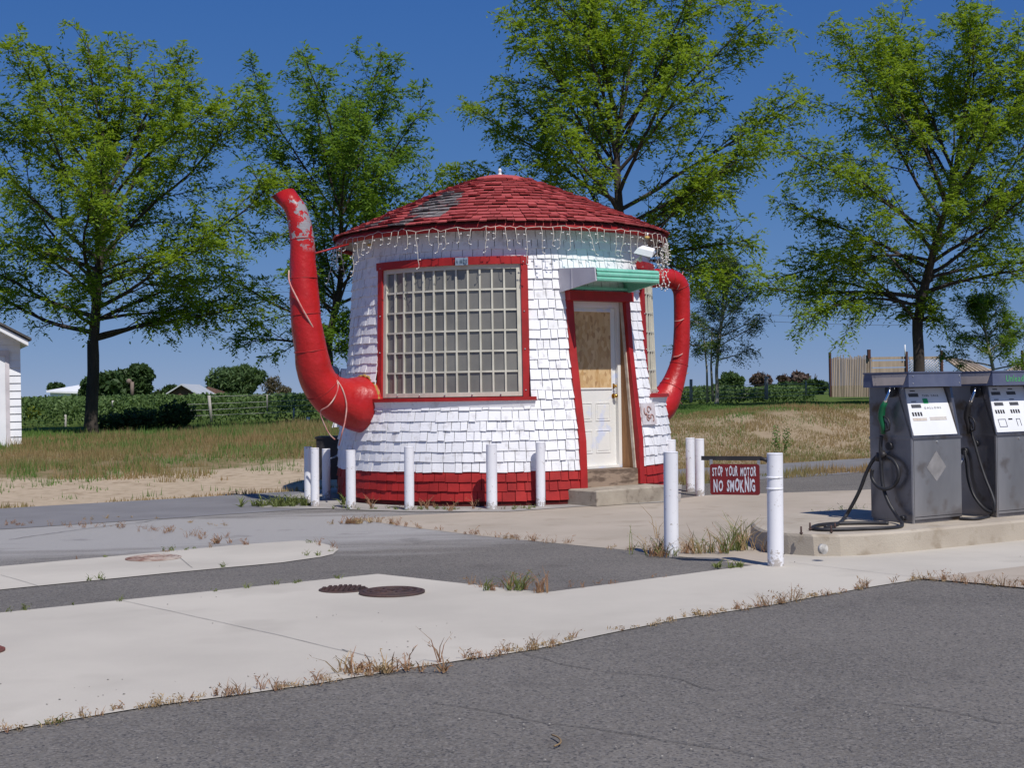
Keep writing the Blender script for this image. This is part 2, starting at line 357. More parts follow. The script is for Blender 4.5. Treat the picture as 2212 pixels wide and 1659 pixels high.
# joints and cracks as thin dark filled lines
crackmat = M('crack_fill', (.065, .06, .058), (.04, .038, .036), 5, rough=.95)
def ribbon(mb, pts, w, z, wob=.02, step=.08):
    fine = []
    for a, b in zip(pts[:-1], pts[1:]):
        n = max(1, int((b - a).length / step))
        for k in range(n): fine.append(a.lerp(b, k / n))
    fine.append(pts[-1])
    fine = [p + Vector((noise.noise(p * 2.3), noise.noise(p * 2.7 + Vector((5, 5, 0))), 0)) * wob + Vector((noise.noise(p * 11), noise.noise(p * 12), 0)) * wob * .35 for p in fine]
    for a, b in zip(fine[:-1], fine[1:]):
        if (b - a).length < 1e-5: continue
        n = Vector((-(b - a).y, (b - a).x, 0)).normalized() * w * (.5 + .5 * abs(noise.noise(a * 5)))
        mb.quad((a - n) + Vector((0, 0, z)), (b - n) + Vector((0, 0, z)), (b + n) + Vector((0, 0, z)), (a + n) + Vector((0, 0, z)))
cr = MB()
for pts in ([Q4(1250, 845), Q4(1330, 880), Q4(1430, 915), Q4(1560, 930), Q4(1700, 945)], [Q4(1780, 965), Q4(2000, 990), Q4(2212, 1020), Q5(160, 1100), Q5(240, 1120)],
            [Q4(700, 1155), Q4(900, 1180), Q4(1130, 1230), Q4(1290, 1262), Q4(1450, 1295), Q4(1650, 1315), Q4(1840, 1350), Q4(2212, 1420), Q5(300, 1490), Q5(480, 1530), Q5(700, 1570)],
            [Q5(1300, 1185), Q5(1480, 1215), Q5(1700, 1250), Q5(1900, 1290), Q5(2000, 1308), Q5(2212, 1325)], [Q5(2140, 563), Q5(2212, 568)], [Q5(900, 1140), Q5(1070, 1165)]):
    ribbon(cr, gp(pts), .004, .009, .07)
ribbon(cr, gp([(20, 1168), (140, 1150), (300, 1130), (420, 1118)]), .012, .011, .08)
tag(cr.build('asphalt_cracks', crackmat), kind='structure')
jt = MB(); jm = M('joint_groove', (.25, .24, .23), (.16, .15, .145), 5, rough=.95)
for pts in ([Q3(760, 530), Q3(1250, 640), Q3(1700, 740), Q3(2150, 850), Q4(150, 835), Q4(330, 885)], [Q3(1110, 262), Q3(1190, 325)], [Q3(0, 370), Q3(110, 400), Q3(240, 440)], [Q5(720, 300), Q5(1100, 345), Q5(1560, 398)]):
    ribbon(jt, gp(pts), .004, .0135, .006)
tag(jt.build('slab_joints', jm), kind='structure')

# ------------------------------------------------------------------ manhole covers
def cover(u0, u1, vm, name, label, h, mat, ridges):
    a, b = G(u0, vm), G(u1, vm); c = (a + b) / 2; r = (b - a).length / 2
    o = empty(name, c, label, 'manhole cover'); mb = MB(); z = .012
    mb.lathe([(r, z), (r, z + h), (r * .9, z + h + .004), (r * .9, z + h), (0, z + h)], (c.x, c.y, 0), 40); mb.build('rim', mat, o)
    m2 = MB(); zz = z + h + .001
    if ridges == 'grid':
        n = 9
        for i in range(n):
            for j in range(n):
                x, y = (i - n / 2 + .5) / n * 2 * r * .9, (j - n / 2 + .5) / n * 2 * r * .9
                if x * x + y * y < (.86 * r) ** 2: m2.box(lambda p, q, s: (c.x + x + p, c.y + y + q, s), (-.045 * r * 1.4, .045 * r * 1.4), (-.03 * r * 2, .03 * r * 2), (zz, zz + .012))
    else:
        for k in (.3, .6, .82): m2.lathe([(r * k - .015, zz), (r * k - .012, zz + .007), (r * k + .012, zz + .007), (r * k + .015, zz)], (c.x, c.y, 0), 32)
        for k in range(6):
            a_ = k * pi / 3; m2.box(lambda p, q, s: (c.x + p * cos(a_) - q * sin(a_), c.y + p * sin(a_) + q * cos(a_), s), (r * .1, r * .8), (-.012, .012), (zz, zz + .006))
    m2.build('raised_pattern', mat, o)
cover(275, 388, 1209, 'manhole_cover', 'rusty round manhole cover worn pale on the far concrete strip', .006, M('worn_rust', (.20, .10, .075), (.42, .35, .30), 7, rough=.85, bmp=.4), 'ring')
cover(690, 794, 1277.5, 'manhole_cover', 'flat brown waffle patterned cover beside the larger lid', .005, rust, 'grid')
cover(777, 917, 1284.5, 'manhole_cover', 'largest dark brown iron lid set in the near concrete', .014, rust, 'ring')
cover(-110, 6, 1413, 'manhole_cover', 'reddish manhole cover cut off by the left edge of the photo', .01, M('red_iron', (.25, .06, .04), (.13, .05, .04), 9, rough=.8, bmp=.4), 'ring')

# ------------------------------------------------------------------ teapot building
CX, CY = P(1092, 1070, 20.59).x, 20.59
TC = Vector((CX, CY, 0))
teapot = empty('teapot_building', (CX, CY, 0), 'white shingled round building shaped like a teapot with red conical roof, spout and handle', 'building')
WP = [(0.0, 2.335), (.44, 2.33), (.8, 2.32), (1.2, 2.265), (1.94, 2.165), (3.33, 2.06), (3.62, 2.04)]
def wr(z):
    for (z0, r0), (z1, r1) in zip(WP[:-1], WP[1:]):
        if z <= z1: return r0 + (r1 - r0) * (z - z0) / (z1 - z0)
    return WP[-1][1]
def cyl(r, ph, z): return (CX + r * sin(ph), CY - r * cos(ph), z)      # ph = 0 faces the viewer, + to the right
PD = R(37.5)
def DL(t, n, z): return (CX + n * sin(PD) + t * cos(PD), CY - n * cos(PD) + t * sin(PD), z)
WINS = [(R(-48.8), R(9.0), 1.36, 3.15), (R(61), R(108), 1.36, 3.15)]
DOORHW = .45
def holes(z, r):
    hs_ = []
    for a, b, z0, z1 in WINS:
        if z0 - .09 < z < z1: hs_.append((a, b))
    if z < 2.66: w = asin((DOORHW + .03) / r); hs_.append((PD - w, PD + w))
    return sorted(hs_)
def free(z, r):
    out = []; cur = -pi
    for a, b in holes(z, r): out.append((cur, a)); cur = b
    out.append((cur, pi)); return out
def shingle(mb, ph0, ph1, lo, hi, t0, t1, mi=0, sk=0):
    # lo/hi = (r,z) of lower and upper edge; t = lift off the surface
    dr, dz = hi[0] - lo[0], hi[1] - lo[1]; L = sqrt(dr * dr + dz * dz); nr, nz_ = dz / L, -dr / L
    a0, a1 = (lo[0] + nr * t0, lo[1] + nz_ * t0), (hi[0] + nr * t1, hi[1] + nz_ * t1)
    bt = max(-.002, t0 * .56); b0, b1 = (lo[0] + nr * bt, lo[1] + nz_ * bt), (hi[0] - nr * .002, hi[1] - nz_ * .002)
    s = lo[0] / max(hi[0], .05); pc = (ph0 + ph1) / 2; h = (ph1 - ph0) / 2
    q0, q1 = pc - h * s, pc + h * s
    pts = [cyl(a0[0], ph0, a0[1] + sk), cyl(a0[0], ph1, a0[1] - sk), cyl(b0[0], ph1, b0[1]), cyl(b0[0], ph0, b0[1]),
           cyl(a1[0], q0 if s < 1.3 else ph0, a1[1]), cyl(a1[0], q1 if s < 1.3 else ph1, a1[1]), cyl(b1[0], ph1, b1[1]), cyl(b1[0], ph0, b1[1])]
    n = len(mb.v); mb.v += [tuple(p) for p in pts]
    for f in ((0, 1, 5, 4), (3, 2, 1, 0), (1, 2, 6, 5), (3, 0, 4, 7)): mb.f.append(tuple(n + i for i in f)); mb.m.append(mi); mb.sm.append(False)
rnd = random.Random(3)
def course(mb, lo, hi, ivs, wmin, wmax, t0, t1, jit, mifn=None, gap=.0055):
    for a, b in ivs:
        if b - a < .005: continue
        p = a
        while p < b - 1e-4:
            w = rnd.uniform(wmin, wmax) / lo[0]; q = p + w
            if q > b - .35 * wmin / lo[0]: q = b
            dz = rnd.uniform(-jit, jit); tt = t0 * rnd.uniform(.7, 1.4)
            mi = mifn(p, q, lo, hi) if mifn else 0
            if mi is not None: shingle(mb, p + gap / lo[0], q - gap / lo[0] * .3, (lo[0], lo[1] + dz), hi, tt, t1, mi, rnd.uniform(-.003, .003))
            p = q
# backing wall with openings
def backing(z0, z1, mat, name, parent):
    mb = MB(); n = 180; zs = [z0 + (z1 - z0) * i / max(1, int((z1 - z0) / .05)) for i in range(int((z1 - z0) / .05) + 1)]
    for za, zb in zip(zs[:-1], zs[1:]):
        for a, b in free((za + zb) / 2, wr(za)):
            k = max(1, int((b - a) / R(3)))
            for i in range(k):
                p, q = a + (b - a) * i / k, a + (b - a) * (i + 1) / k
                mb.quad(cyl(wr(za) - .003, p, za), cyl(wr(za) - .003, q, za), cyl(wr(zb) - .003, q, zb), cyl(wr(zb) - .003, p, zb))
    return mb.build(name, mat, parent)
gapmat = M('shingle_gap_dark', (.05, .047, .05), (.03, .028, .03), 5, rough=.95)
wall = backing(.42, 3.62, gapmat, 'wall', teapot)
bwall = backing(.0, .42, M('red_gap_dark', (.10, .01, .01), (.06, .008, .008), 5, rough=.95), 'base_wall', teapot)
mb = MB(); ez = .128; z = .44; i = 0
while z < 3.60:
    z1 = min(z + ez * 1.25, 3.64); dz_ = .006 * sin(i * 2.1)
    course(mb, (wr(z), z + dz_), (wr(z1), z1), free(z + .05, wr(z)), .08, .165, .021, .004, .008); z += ez * (1 + .06 * sin(i * 1.7)); i += 1
mb.build('shingle_siding', white_paint, wall)
mb = MB()
for k, z in enumerate((.075, .20, .32)):
    z1 = z + .145
    course(mb, (wr(z), z), (wr(z1), z1), free(z + .05, wr(z)), .10, .19, .022, .004, .006)
mb.build('red_shingle_siding', red_shingle, bwall)
mb = MB(); mb.lathe([(2.325, 0), (2.325, .09)], (CX, CY, 0), 64); mb.build('foundation_ring', conc_step, bwall)

# roof
RP = [(2.315, 3.585), (2.0, 3.735), (1.5, 3.96), (1.37, 4.02), (.7, 4.30), (.45, 4.385), (.28, 4.44), (.1, 4.475), (0, 4.48)]
roof = MB(); roof.lathe([(2.27, 3.535)] + [(r, z - .012) for r, z in RP], (CX, CY, 0), 72)
roof_o = roof.build('roof', M('roof_under', (.09, .02, .02), (.06, .015, .015), 5, rough=.95), teapot)
def rz(r):
    for (r0, z0), (r1, z1) in zip(RP[:-1], RP[1:]):
        if r >= r1: return z0 + (z1 - z0) * (r - r0) / (r1 - r0)
    return 4.48
greyp = [K1(1380, 375), K1(1700, 212), K1(1800, 215), K1(1785, 290), K1(1640, 440), K1(1400, 450)]
greyq = [K1(1140, 550), K1(1230, 500), K1(1430, 440), K1(1350, 500), K1(1240, 550)]
greyr = [K1(890, 585), K1(980, 560), K1(1290, 415), K1(1180, 440), K1(860, 575)]
def inpoly(p, poly):
    c = False; j = len(poly) - 1
    for i in range(len(poly)):
        if (poly[i][1] > p[1]) != (poly[j][1] > p[1]) and p[0] < (poly[j][0] - poly[i][0]) * (p[1] - poly[i][1]) / (poly[j][1] - poly[i][1]) + poly[i][0]: c = not c
        j = i
    return c
def roofmi(p, q, lo, hi):
    m = (p + q) / 2
    if abs(m) > pi / 2: return 0
    uv = proj(cyl((lo[0] + hi[0]) / 2, m, (lo[1] + hi[1]) / 2))
    return 1 if inpoly(uv, greyp) or inpoly(uv, greyq) or (inpoly(uv, greyr) and rnd.random() < .5) else 0
mb = MB(); r = 2.35; ex = .122
while r > .42:
    r1 = max(r - ex * 1.35, .2)
    course(mb, (r, rz(min(r, 2.315)) - (.010 if r > 2.315 else 0)), (r1, rz(r1)), [(-pi, pi)], .09, .17, .034, .004, .009, roofmi, gap=.007); r -= ex
mb.build('roof_shingles', [roof_red, roof_grey], roof_o)
mb = MB(); mb.lathe([(.46, 4.395), (.44, 4.425), (.30, 4.47), (.12, 4.50), (0, 4.505)], (CX, CY, 0), 9, smooth=False); mb.build('roof_cap', roof_red, roof_o)
mb = MB(); mb.lathe([(.03, 4.50), (.03, 4.53), (.016, 4.535), (.02, 4.55), (.026, 4.575), (.018, 4.60), (0, 4.605)], (CX, CY, 0), 12); mb.build('finial', M('white_porcelain', (.8, .8, .8), rough=.3), roof_o)
mb = MB(); mb.lathe([(2.28, 3.475), (2.305, 3.475), (2.315, 3.56), (2.285, 3.565), (2.28, 3.475)], (CX, CY, 0), 72); mb.build('fascia', red_paint, roof_o)
mb = MB(); mb.lathe([(2.28, 3.53), (2.03, 3.55)], (CX, CY, 0), 72); mb.build('soffit', M('soffit_grey', (.35, .33, .30), (.25, .22, .2), 6, rough=.9), roof_o)

# curved windows
def cbox(mb, ri0, ro0, ri1, ro1, a, b, z0, z1, mi=0, seg=None):
    n = seg or max(1, int((b - a) / R(3.5)))
    for i in range(n):
        p, q = a + (b - a) * i / n, a + (b - a) * (i + 1) / n
        mb.quad(cyl(ro0, p, z0), cyl(ro0, q, z0), cyl(ro1, q, z1), cyl(ro1, p, z1), mi)
        mb.quad(cyl(ri1, p, z1), cyl(ro1, p, z1), cyl(ro1, q, z1), cyl(ri1, q, z1), mi)
        mb.quad(cyl(ri0, q, z0), cyl(ro0, q, z0), cyl(ro0, p, z0), cyl(ri0, p, z0), mi)
    mb.quad(cyl(ri0, a, z0), cyl(ro0, a, z0), cyl(ro1, a, z1), cyl(ri1, a, z1), mi)
    mb.quad(cyl(ro0, b, z0), cyl(ri0, b, z0), cyl(ri1, b, z1), cyl(ro1, b, z1), mi)
def window(a, b, z0, z1, ncol, nrow):
    rb, rt = 2.175, 2.125
    def rr(z): return rb + (rt - rb) * (z - z0) / (z1 - z0)
    fa = R(2.2)
    mb = MB(); cbox(mb, rr(z0) - .07, rr(z0), rr(z1) - .07, rr(z1), a + fa, b - fa, z0 + .03, z1 - .085)
    # beige inner frame made of four bars
    mb = MB(); w = .055; zi0, zi1 = z0 + .03, z1 - .085; am = fa
    cbox(mb, rr(zi0) - .06, rr(zi0) - .008, rr(zi1) - .06, rr(zi1) - .008, a + am, a + am + w / 2.15, zi0, zi1)
    cbox(mb, rr(zi0) - .06, rr(zi0) - .008, rr(zi1) - .06, rr(zi1) - .008, b - am - w / 2.15, b - am, zi0, zi1)
    cbox(mb, rr(zi0) - .06, rr(zi0) - .010, rr(zi0 + w) - .06, rr(zi0 + w) - .010, a + am, b - am, zi0, zi0 + w)
    cbox(mb, rr(zi1 - w) - .06, rr(zi1) - .010, rr(zi1) - .06, rr(zi1) - .010, a + am, b - am, zi1 - w, zi1)
    win = mb.build('window', cream, teapot)
    pa, pb, pz0, pz1 = a + am + w / 2.15, b - am - w / 2.15, zi0 + w, zi1 - w
    mb = MB(); n = 24
    for i in range(n):
        p, q = pa + (pb - pa) * i / n, pa + (pb - pa) * (i + 1) / n
        mb.quad(cyl(rr(pz0) - .045, p, pz0), cyl(rr(pz0) - .045, q, pz0), cyl(rr(pz1) - .045, q, pz1), cyl(rr(pz1) - .045, p, pz1))
    mb.build('pane', glassy, win)
    mb = MB(); bw = .0115
    for i in range(1, ncol):
        p = pa + (pb - pa) * i / ncol
        cbox(mb, rr(pz0) - .043, rr(pz0) - .020, rr(pz1) - .043, rr(pz1) - .020, p - bw / 2.15, p + bw / 2.15, pz0, pz1, seg=1)
    for j in range(1, nrow):
        zz = pz0 + (pz1 - pz0) * j / nrow
        cbox(mb, rr(zz) - .043, rr(zz) - .022, rr(zz) - .043, rr(zz) - .022, pa, pb, zz - bw, zz + bw)
    mb.build('muntins', cream, win)
    mb = MB()  # red casing
    ri, ro = -.09, .022
    cbox(mb, rr(z0) + ri, rr(z0) + ro, rr(z1) + ri, rr(z1) + ro, a - R(.2), a + fa, z0 + .02, z1 - .085)
    cbox(mb, rr(z0) + ri, rr(z0) + ro, rr(z1) + ri, rr(z1) + ro, b - fa, b + R(.2), z0 + .02, z1 - .085)
    cbox(mb, rr(z1) + ri, rr(z1) + ro + .006, rr(z1) + ri, rr(z1) + ro + .006, a - R(.9), b + R(.4), z1 - .085, z1 + .015)
    mb.build('casing', red_paint, win)
    mb = MB(); cbox(mb, 2.0, wr(z0) + .075, 2.0, wr(z0) + .075, a - R(1.2), b + R(1.6), z0 - .025, z0 + .020); mb.build('sill', red_paint, win)
    mb = MB(); cbox(mb, 2.1, wr(z0 - .1) + .018, 2.1, wr(z0) + .055, a - R(.8), b + R(1.2), z0 - .11, z0 - .026); mb.build('apron_board', white_paint, win)
    sc_ = [cyl(rr(zz) + ro, p, zz) for zz in (z0 + .1, z0 + .62, z0 + 1.1, z1 - .06) for p in (a + fa * .6, b - fa * .6)] + [cyl(rr(z0) - .004, a + (b - a) * k / 6, z0 + .055) for k in range(1, 6)]
    for c in sc_: mb = MB(); mb.ball(Vector(c), .011, 8); mb.build('screw', steel, win)
    return win
window(*WINS[0], 12, 6)
window(*WINS[1], 10, 6)

# text helper
def text_mesh(s, width, height, mapfn, depth=.002, jitter=0, seed=1, bold=0.0, spacing=1.0, slim=1):
    """lettering laid along a surface: mapfn(x, y, out) -> world"""
    rr_ = random.Random(seed); mb = MB(); n = len(s); x = 0.0; glyphs = []
    for ch in s:
        if ch == ' ': x += .55; continue
        cu = bpy.data.curves.new('t', 'FONT'); cu.body = ch; cu.size = 1; cu.offset = bold; cu.resolution_u = 2
        ob = bpy.data.objects.new('t', cu); COL.objects.link(ob); bpy.context.view_layer.update()
        me = bpy.data.meshes.new_from_object(ob); vs = [v.co.copy() for v in me.vertices]; fs = [tuple(p.vertices) for p in me.polygons]
        bpy.data.objects.remove(ob); bpy.data.curves.remove(cu); bpy.data.meshes.remove(me)
        if not vs: continue
        x0 = min(v.x for v in vs); x1 = max(v.x for v in vs); y0 = min(0, min(v.y for v in vs))
        w = (x1 - x0); glyphs.append((x, x0, w, vs, fs)); x += w + .16 * spacing
    tot = x - .16
    for gx, x0, w, vs, fs in glyphs:
        jr = rr_.uniform(-1, 1) * jitter * .12; js = 1 + rr_.uniform(-.5, .5) * jitter * .25; jy = rr_.uniform(-.5, .5) * jitter * .1
        b = len(mb.v)
        for v in vs:
            lx, ly = (v.x - x0), v.y * js / .72
            px = (gx + lx + jr * ly) / tot * width; py = (ly + jy) * height
            mb.v.append(tuple(mapfn(px, py, depth)))
        for f in fs: mb.f.append(tuple(b + i for i in f)); mb.m.append(0); mb.sm.append(False)
    return mb

# licence plate on the casing
pl = empty('licence_plate', cyl(2.16, R(-20), 3.10), 'small blue grey licence plate on the red window head', 'licence plate')
u0, v0 = K1(1755, 790); u1, v1 = K1(1868, 855)
Yp = CY - 2.17 * cos(R(-17)); pa, pb = P(u0, v0, Yp), P(u1, v1, Yp)
xr = Vector((cos(R(-14)), sin(R(-14)), 0)); cpl = (pa + pb) / 2; hw, hh = abs(pb.x - pa.x) / 2, abs(pa.z - pb.z) / 2
outp = Vector((sin(R(-14)), -cos(R(-14)), 0)); cpl = cpl + outp * .06
pl.location = cpl
mb = MB(); mb.box(lambda a, b, c: cpl + xr * a + outp * b + Vector((0, 0, c)), (-hw, hw), (-.02, 0), (-hh, hh)); mb.build('plate', M('plate_blue_grey', (.26, .33, .42), (.2, .26, .34), 20, rough=.5), pl)
text_mesh('A 88235', hw * 1.75, hh * .95, lambda x, y, o: cpl + xr * (x - hw * .88) + outp * (.0025) + Vector((0, 0, y - hh * .55)), bold=.02).build('lettering', M('plate_ink', (.03, .06, .10)), pl)

# door
wt = lambda z, t: sqrt(wr(z) ** 2 - t * t)
def dboard(mb, t0, t1, z0, z1, inn, outn, mi=0):
    f = lambda t, z, e: DL(t, wt(z, t) + e, z)
    mb.hexa([f(t0, z0, outn), f(t1, z0, outn), f(t1, z0, -inn), f(t0, z0, -inn), f(t0, z1, outn), f(t1, z1, outn), f(t1, z1, -inn), f(t0, z1, -inn)], mi)
dn = 1.926
door = MB(); door.box(DL, (-.46, .395), (dn - .05, dn), (.45, 2.52))
door_o = door.build('door', white_door, teapot)
mb = MB()
for (t0, t1, z0, z1) in ((-.27, -.02, .62, .92), (.04, .29, .62, .92), (-.27, -.02, 1.04, 1.28), (.04, .29, 1.04, 1.28)):
    for (a, b, c, d) in ((t0, t1, z0, z0 + .012), (t0, t1, z1 - .012, z1), (t0, t0 + .012, z0 + .012, z1 - .012), (t1 - .012, t1, z0 + .012, z1 - .012)): mb.box(DL, (a, b), (dn, dn + .006), (c, d))
    mb.box(DL, (t0 + .03, t1 - .03), (dn, dn + .005), (z0 + .03, z1 - .03))
mb.build('panel_moulding', white_door, door_o)
def osb():
    m, nt, bs = newmat('strand_board'); bs.inputs['Roughness'].default_value = .75
    tc = nt.nodes.new('ShaderNodeTexCoord'); v = nt.nodes.new('ShaderNodeTexVoronoi'); v.inputs['Scale'].default_value = 24
    mp = nt.nodes.new('ShaderNodeMapping'); mp.inputs['Scale'].default_value = (1, 1, .55); mp.inputs['Rotation'].default_value = (0, .6, 0); nt.links.new(tc.outputs['Object'], mp.inputs[0]); nt.links.new(mp.outputs[0], v.inputs['Vector'])
    sc = nt.nodes.new('ShaderNodeSeparateColor'); nt.links.new(v.outputs['Color'], sc.inputs[0])
    c = mix(nt, sc.outputs[0], (.48, .29, .12), (.64, .45, .24)); c = mix(nt, ramp(nt, sc.outputs[1], .75, 1.0), c, (.38, .22, .10))
    nt.links.new(c, bs.inputs['Base Color']); return m
mb = MB(); mb.box(DL, (-.40, .315), (dn, dn + .008), (1.475, 2.47)); mb.build('strand_board_panel', osb(), door_o)
mb = MB()
for (a, b, c, d) in ((.315, .335, 1.455, 2.49), (-.42, .315, 2.47, 2.49), (-.42, .315, 1.455, 1.475)): mb.box(DL, (a, b), (dn, dn + .014), (c, d))
mb.build('glazing_bead', white_door, door_o)
for zc, nm in ((1.495, 'deadbolt'), (1.365, 'door_knob')):
    mb = MB(); c = Vector(DL(.355, dn, zc)); o_ = Vector(DL(0, 1, 0)) - Vector(DL(0, 0, 0)); mb.tube([c, c + o_ * .012], .032, 14); mb.tube([c + o_ * .012, c + o_ * .045], .012, 8)
    mb.ball(c + o_ * .055, .027 if nm == 'door_knob' else .018, 12); mb.build(nm, brass, door_o)
fr = MB(); fr.box(DL, (.398, .45), (dn - .05, dn + .05), (.42, 2.60)); fr.box(DL, (-.47, .398), (dn - .05, dn + .045), (2.522, 2.60)); fr.box(DL, (-.47, .398), (dn - .05, dn + .06), (.42, .448))
fr.build('door_frame', white_door, teapot)
jb = MB()
for t0, t1 in ((-.475, -.452), (.452, .475)):
    f0, f1 = wt(.3, .45) + .005, wt(2.6, .45) + .005
    jb.hexa([DL(t0, dn + .0, .42), DL(t1, dn + .0, .42), DL(t1, f0, .3), DL(t0, f0, .3), DL(t0, dn, 2.62), DL(t1, dn, 2.62), DL(t1, f1, 2.62), DL(t0, f1, 2.62)])
jb.build('door_reveal', jamb_brown, teapot)
st = MB(); f0, f1 = wt(.42, .45) - .035, wt(2.6, .45) - .035
st.hexa([DL(.435, f0 - .045, .42), DL(.451, f0 - .045, .42), DL(.451, f0, .42), DL(.435, f0, .42), DL(.435, f1 - .045, 2.6), DL(.451, f1 - .045, 2.6), DL(.451, f1, 2.6), DL(.435, f1, 2.6)])
st.build('weather_strip', M('aged_trim', (.62, .56, .47), (.4, .33, .26), 8), teapot)
mb = MB(); mb.box(DL, (-.475, .475), (dn, 2.10), (2.62, 2.64)); mb.build('reveal_head', jamb_brown, teapot)
mb = MB(); mb.box(DL, (-.452, .452), (1.88, wt(.3, .45) - .01), (.20, .415)); mb.build('threshold', wood_grey, teapot)
cs = MB()
for t0, t1 in ((-.545, -.45), (.45, .545)):
    zs = [.14 if t0 < 0 else .215, .44, .8, 1.2, 1.94, 2.62]
    for za, zb in zip(zs[:-1], zs[1:]): dboard(cs, t0, t1, za, zb, .05, .034)
cs.box(DL, (-.545, .545), (wt(2.7, .5) - .06, wr(2.66) + .042), (2.60, 2.725)); cs.build('door_casing', red_paint, teapot)

# concrete step
stp = MB(); c = .02
def rbox(mb, a, b, z0, z1, ch):
    (a0, a1), (b0, b1) = a, b
    ring = lambda e, z: [DL(a0 + e, b0 + e * 0, z), DL(a1 - e, b0 + e * 0, z), DL(a1 - e, b1 - e, z), DL(a0 + e, b1 - e, z)]
    r0, r1, r2 = ring(0, z0), ring(0, z1 - ch), ring(ch, z1)
    mb.hexa(r0 + r1); mb.hexa(r1 + r2)
rbox(stp, (-.70, .58), (2.2, 2.775), .012, .205, .018)
so = stp.build('concrete_step', conc_step, origin=DL(-.05, 2.55, .0)); tag(so, 'worn tan concrete doorstep in front of the white door', 'step')

# awning
def AW(t, n, z): return DL(t, n, z)
aw = MB(); t0, t1, nf, nb = -.60, .47, 2.72, 2.02
prof = [(0, 0), (.022, .01), (.028, .035), (.012, .05), (.028, .07), (.03, .095), (.012, .11), (.024, .13), (.012, .158), (-.02, .166)]
pts = [(nf + a, 2.80 + b) for a, b in prof]
for (n0, z0), (n1, z1) in zip(pts[:-1], pts[1:]): aw.quad(DL(t0, n0, z0), DL(t1 - .02, n0, z0), DL(t1 - .02, n1, z1), DL(t0, n1, z1))
aw.quad(DL(t0, nf - .02, 2.966), DL(t1 - .02, nf - .02, 2.966), DL(t1, nb, 3.00), DL(t0, nb, 3.00))
aw.quad(DL(t0 + .02, nf - .03, 2.80), DL(t1 - .03, nf - .03, 2.80), DL(t1 - .03, nf - .03, 2.95), DL(t0 + .02, nf - .03, 2.95))
aw.quad(DL(t0 + .02, nf, 2.80), DL(t1 - .03, nf, 2.80), DL(t1 - .03, nf - .03, 2.80), DL(t0 + .02, nf - .03, 2.80))
aw.hexa([DL(t1 - .03, nb, 2.70), DL(t1, nb, 2.70), DL(t1 - .005, nf + .01, 2.80), DL(t1 - .03, nf + .01, 2.80), DL(t1 - .03, nb, 2.995), DL(t1, nb, 2.995), DL(t1 - .005, nf + .01, 2.955), DL(t1 - .03, nf + .01, 2.955)])
aw.box(DL, (t0 + .02, t1 - .035), (nb, 2.16), (2.74, 2.775))
for k in range(4): tt = t0 + .15 + k * .25; aw.box(DL, (tt, tt + .02), (2.1, nf - .035), (2.90, 2.93))
awo = aw.build('awning', teal, teapot)
mb = MB(); mb.hexa([DL(t0 - .02, nb, 2.70), DL(t0 - .001, nb, 2.70), DL(t0 - .001, nf + .022, 2.80), DL(t0 - .02, nf + .022, 2.80), DL(t0 - .02, nb, 3.01), DL(t0 - .001, nb, 3.01), DL(t0 - .001, nf + .0, 2.97), DL(t0 - .02, nf + .0, 2.97)])
mb.box(DL, (t0 - .026, t0 - .021), (2.27, 2.29), (2.735, 2.99)); mb.build('side_panel', awn_white, awo)

# spout
def smooth_path(pts, rad, sub=6):
    P_ = [Vector(p) for p in pts]; outp_, outr = [], []
    for i in range(len(P_) - 1):
        p0, p1, p2, p3 = P_[max(i - 1, 0)], P_[i], P_[i + 1], P_[min(i + 2, len(P_) - 1)]
        r0, r1, r2, r3 = [rad[max(0, min(len(rad) - 1, j))] for j in (i - 1, i, i + 1, i + 2)]
        for k in range(sub):
            t = k / sub; a, b, c_, d = -.5 * t ** 3 + t * t - .5 * t, 1.5 * t ** 3 - 2.5 * t * t + 1, -1.5 * t ** 3 + 2 * t * t + .5 * t, .5 * t ** 3 - .5 * t * t
            outp_.append(p0 * a + p1 * b + p2 * c_ + p3 * d); outr.append(r0 * a + r1 * b + r2 * c_ + r3 * d)
    outp_.append(P_[-1]); outr.append(rad[-1]); return outp_, outr
def dpath(lst, yfn): return [P(u, v, yfn(u)) for u, v, r in lst], [r / (F / yfn(u)) for u, v, r in lst]
sy = lambda u: 18.80 + max(0, (u - 665)) / 120 * .56
SL = [(791, 874, 63), (780, 874, 62), (762, 872, 58), (734, 864, 49), (706, 846, 43), (686, 818, 39), (676, 788, 36.5), (668, 735, 34), (662, 690, 32.5), (657, 634, 31), (655, 580, 28.5), (654, 534, 26.5), (649, 492, 25.5), (640, 456, 24), (628, 436, 22)]
sp_, sr_ = dpath(SL, sy); spp, srr = smooth_path(sp_, sr_, 5)
# faint segment ridges
srr = [r * (1.012 if (i % 15) in (0, 1) else 1) for i, r in enumerate(srr)]
mb = MB(); mb.tube(spp, srr, 28, wob=.075, cap=False)
# open beak: pull the last rings to a lip on the left
n = 28; base = len(mb.v) - n; cen = sum((Vector(v) for v in mb.v[base:]), Vector()) / n
tipL, tipR = P(586, 424, 18.8), P(635, 408, 18.8); newr = []; rmx = max(abs(Vector(v).x - cen.x) for v in mb.v[base:])
for k in range(n):
    v = Vector(mb.v[base + k]); rel = v - cen; f = rel.x / rmx
    t = (1 - max(-1, min(1, f))) / 2; t = .72 * t + .28 * t ** 5; q = tipR.lerp(tipL, t); q = Vector((q.x, cen.y + rel.y * .95 * (1 - .55 * max(0, -f) ** 2), q.z + .012 * (1 - f * f)))
    mb.v.append(tuple(q)); newr.append(len(mb.v) - 1)
for k in range(n): mb.f.append((base + k, base + (k + 1) % n, base + n + (k + 1) % n, base + n + k)); mb.m.append(0); mb.sm.append(True)
base2 = len(mb.v)
for k in range(n): v = Vector(mb.v[base + n + k]); q = v.lerp(cen, .35); mb.v.append((q.x, q.y, q.z - .06))
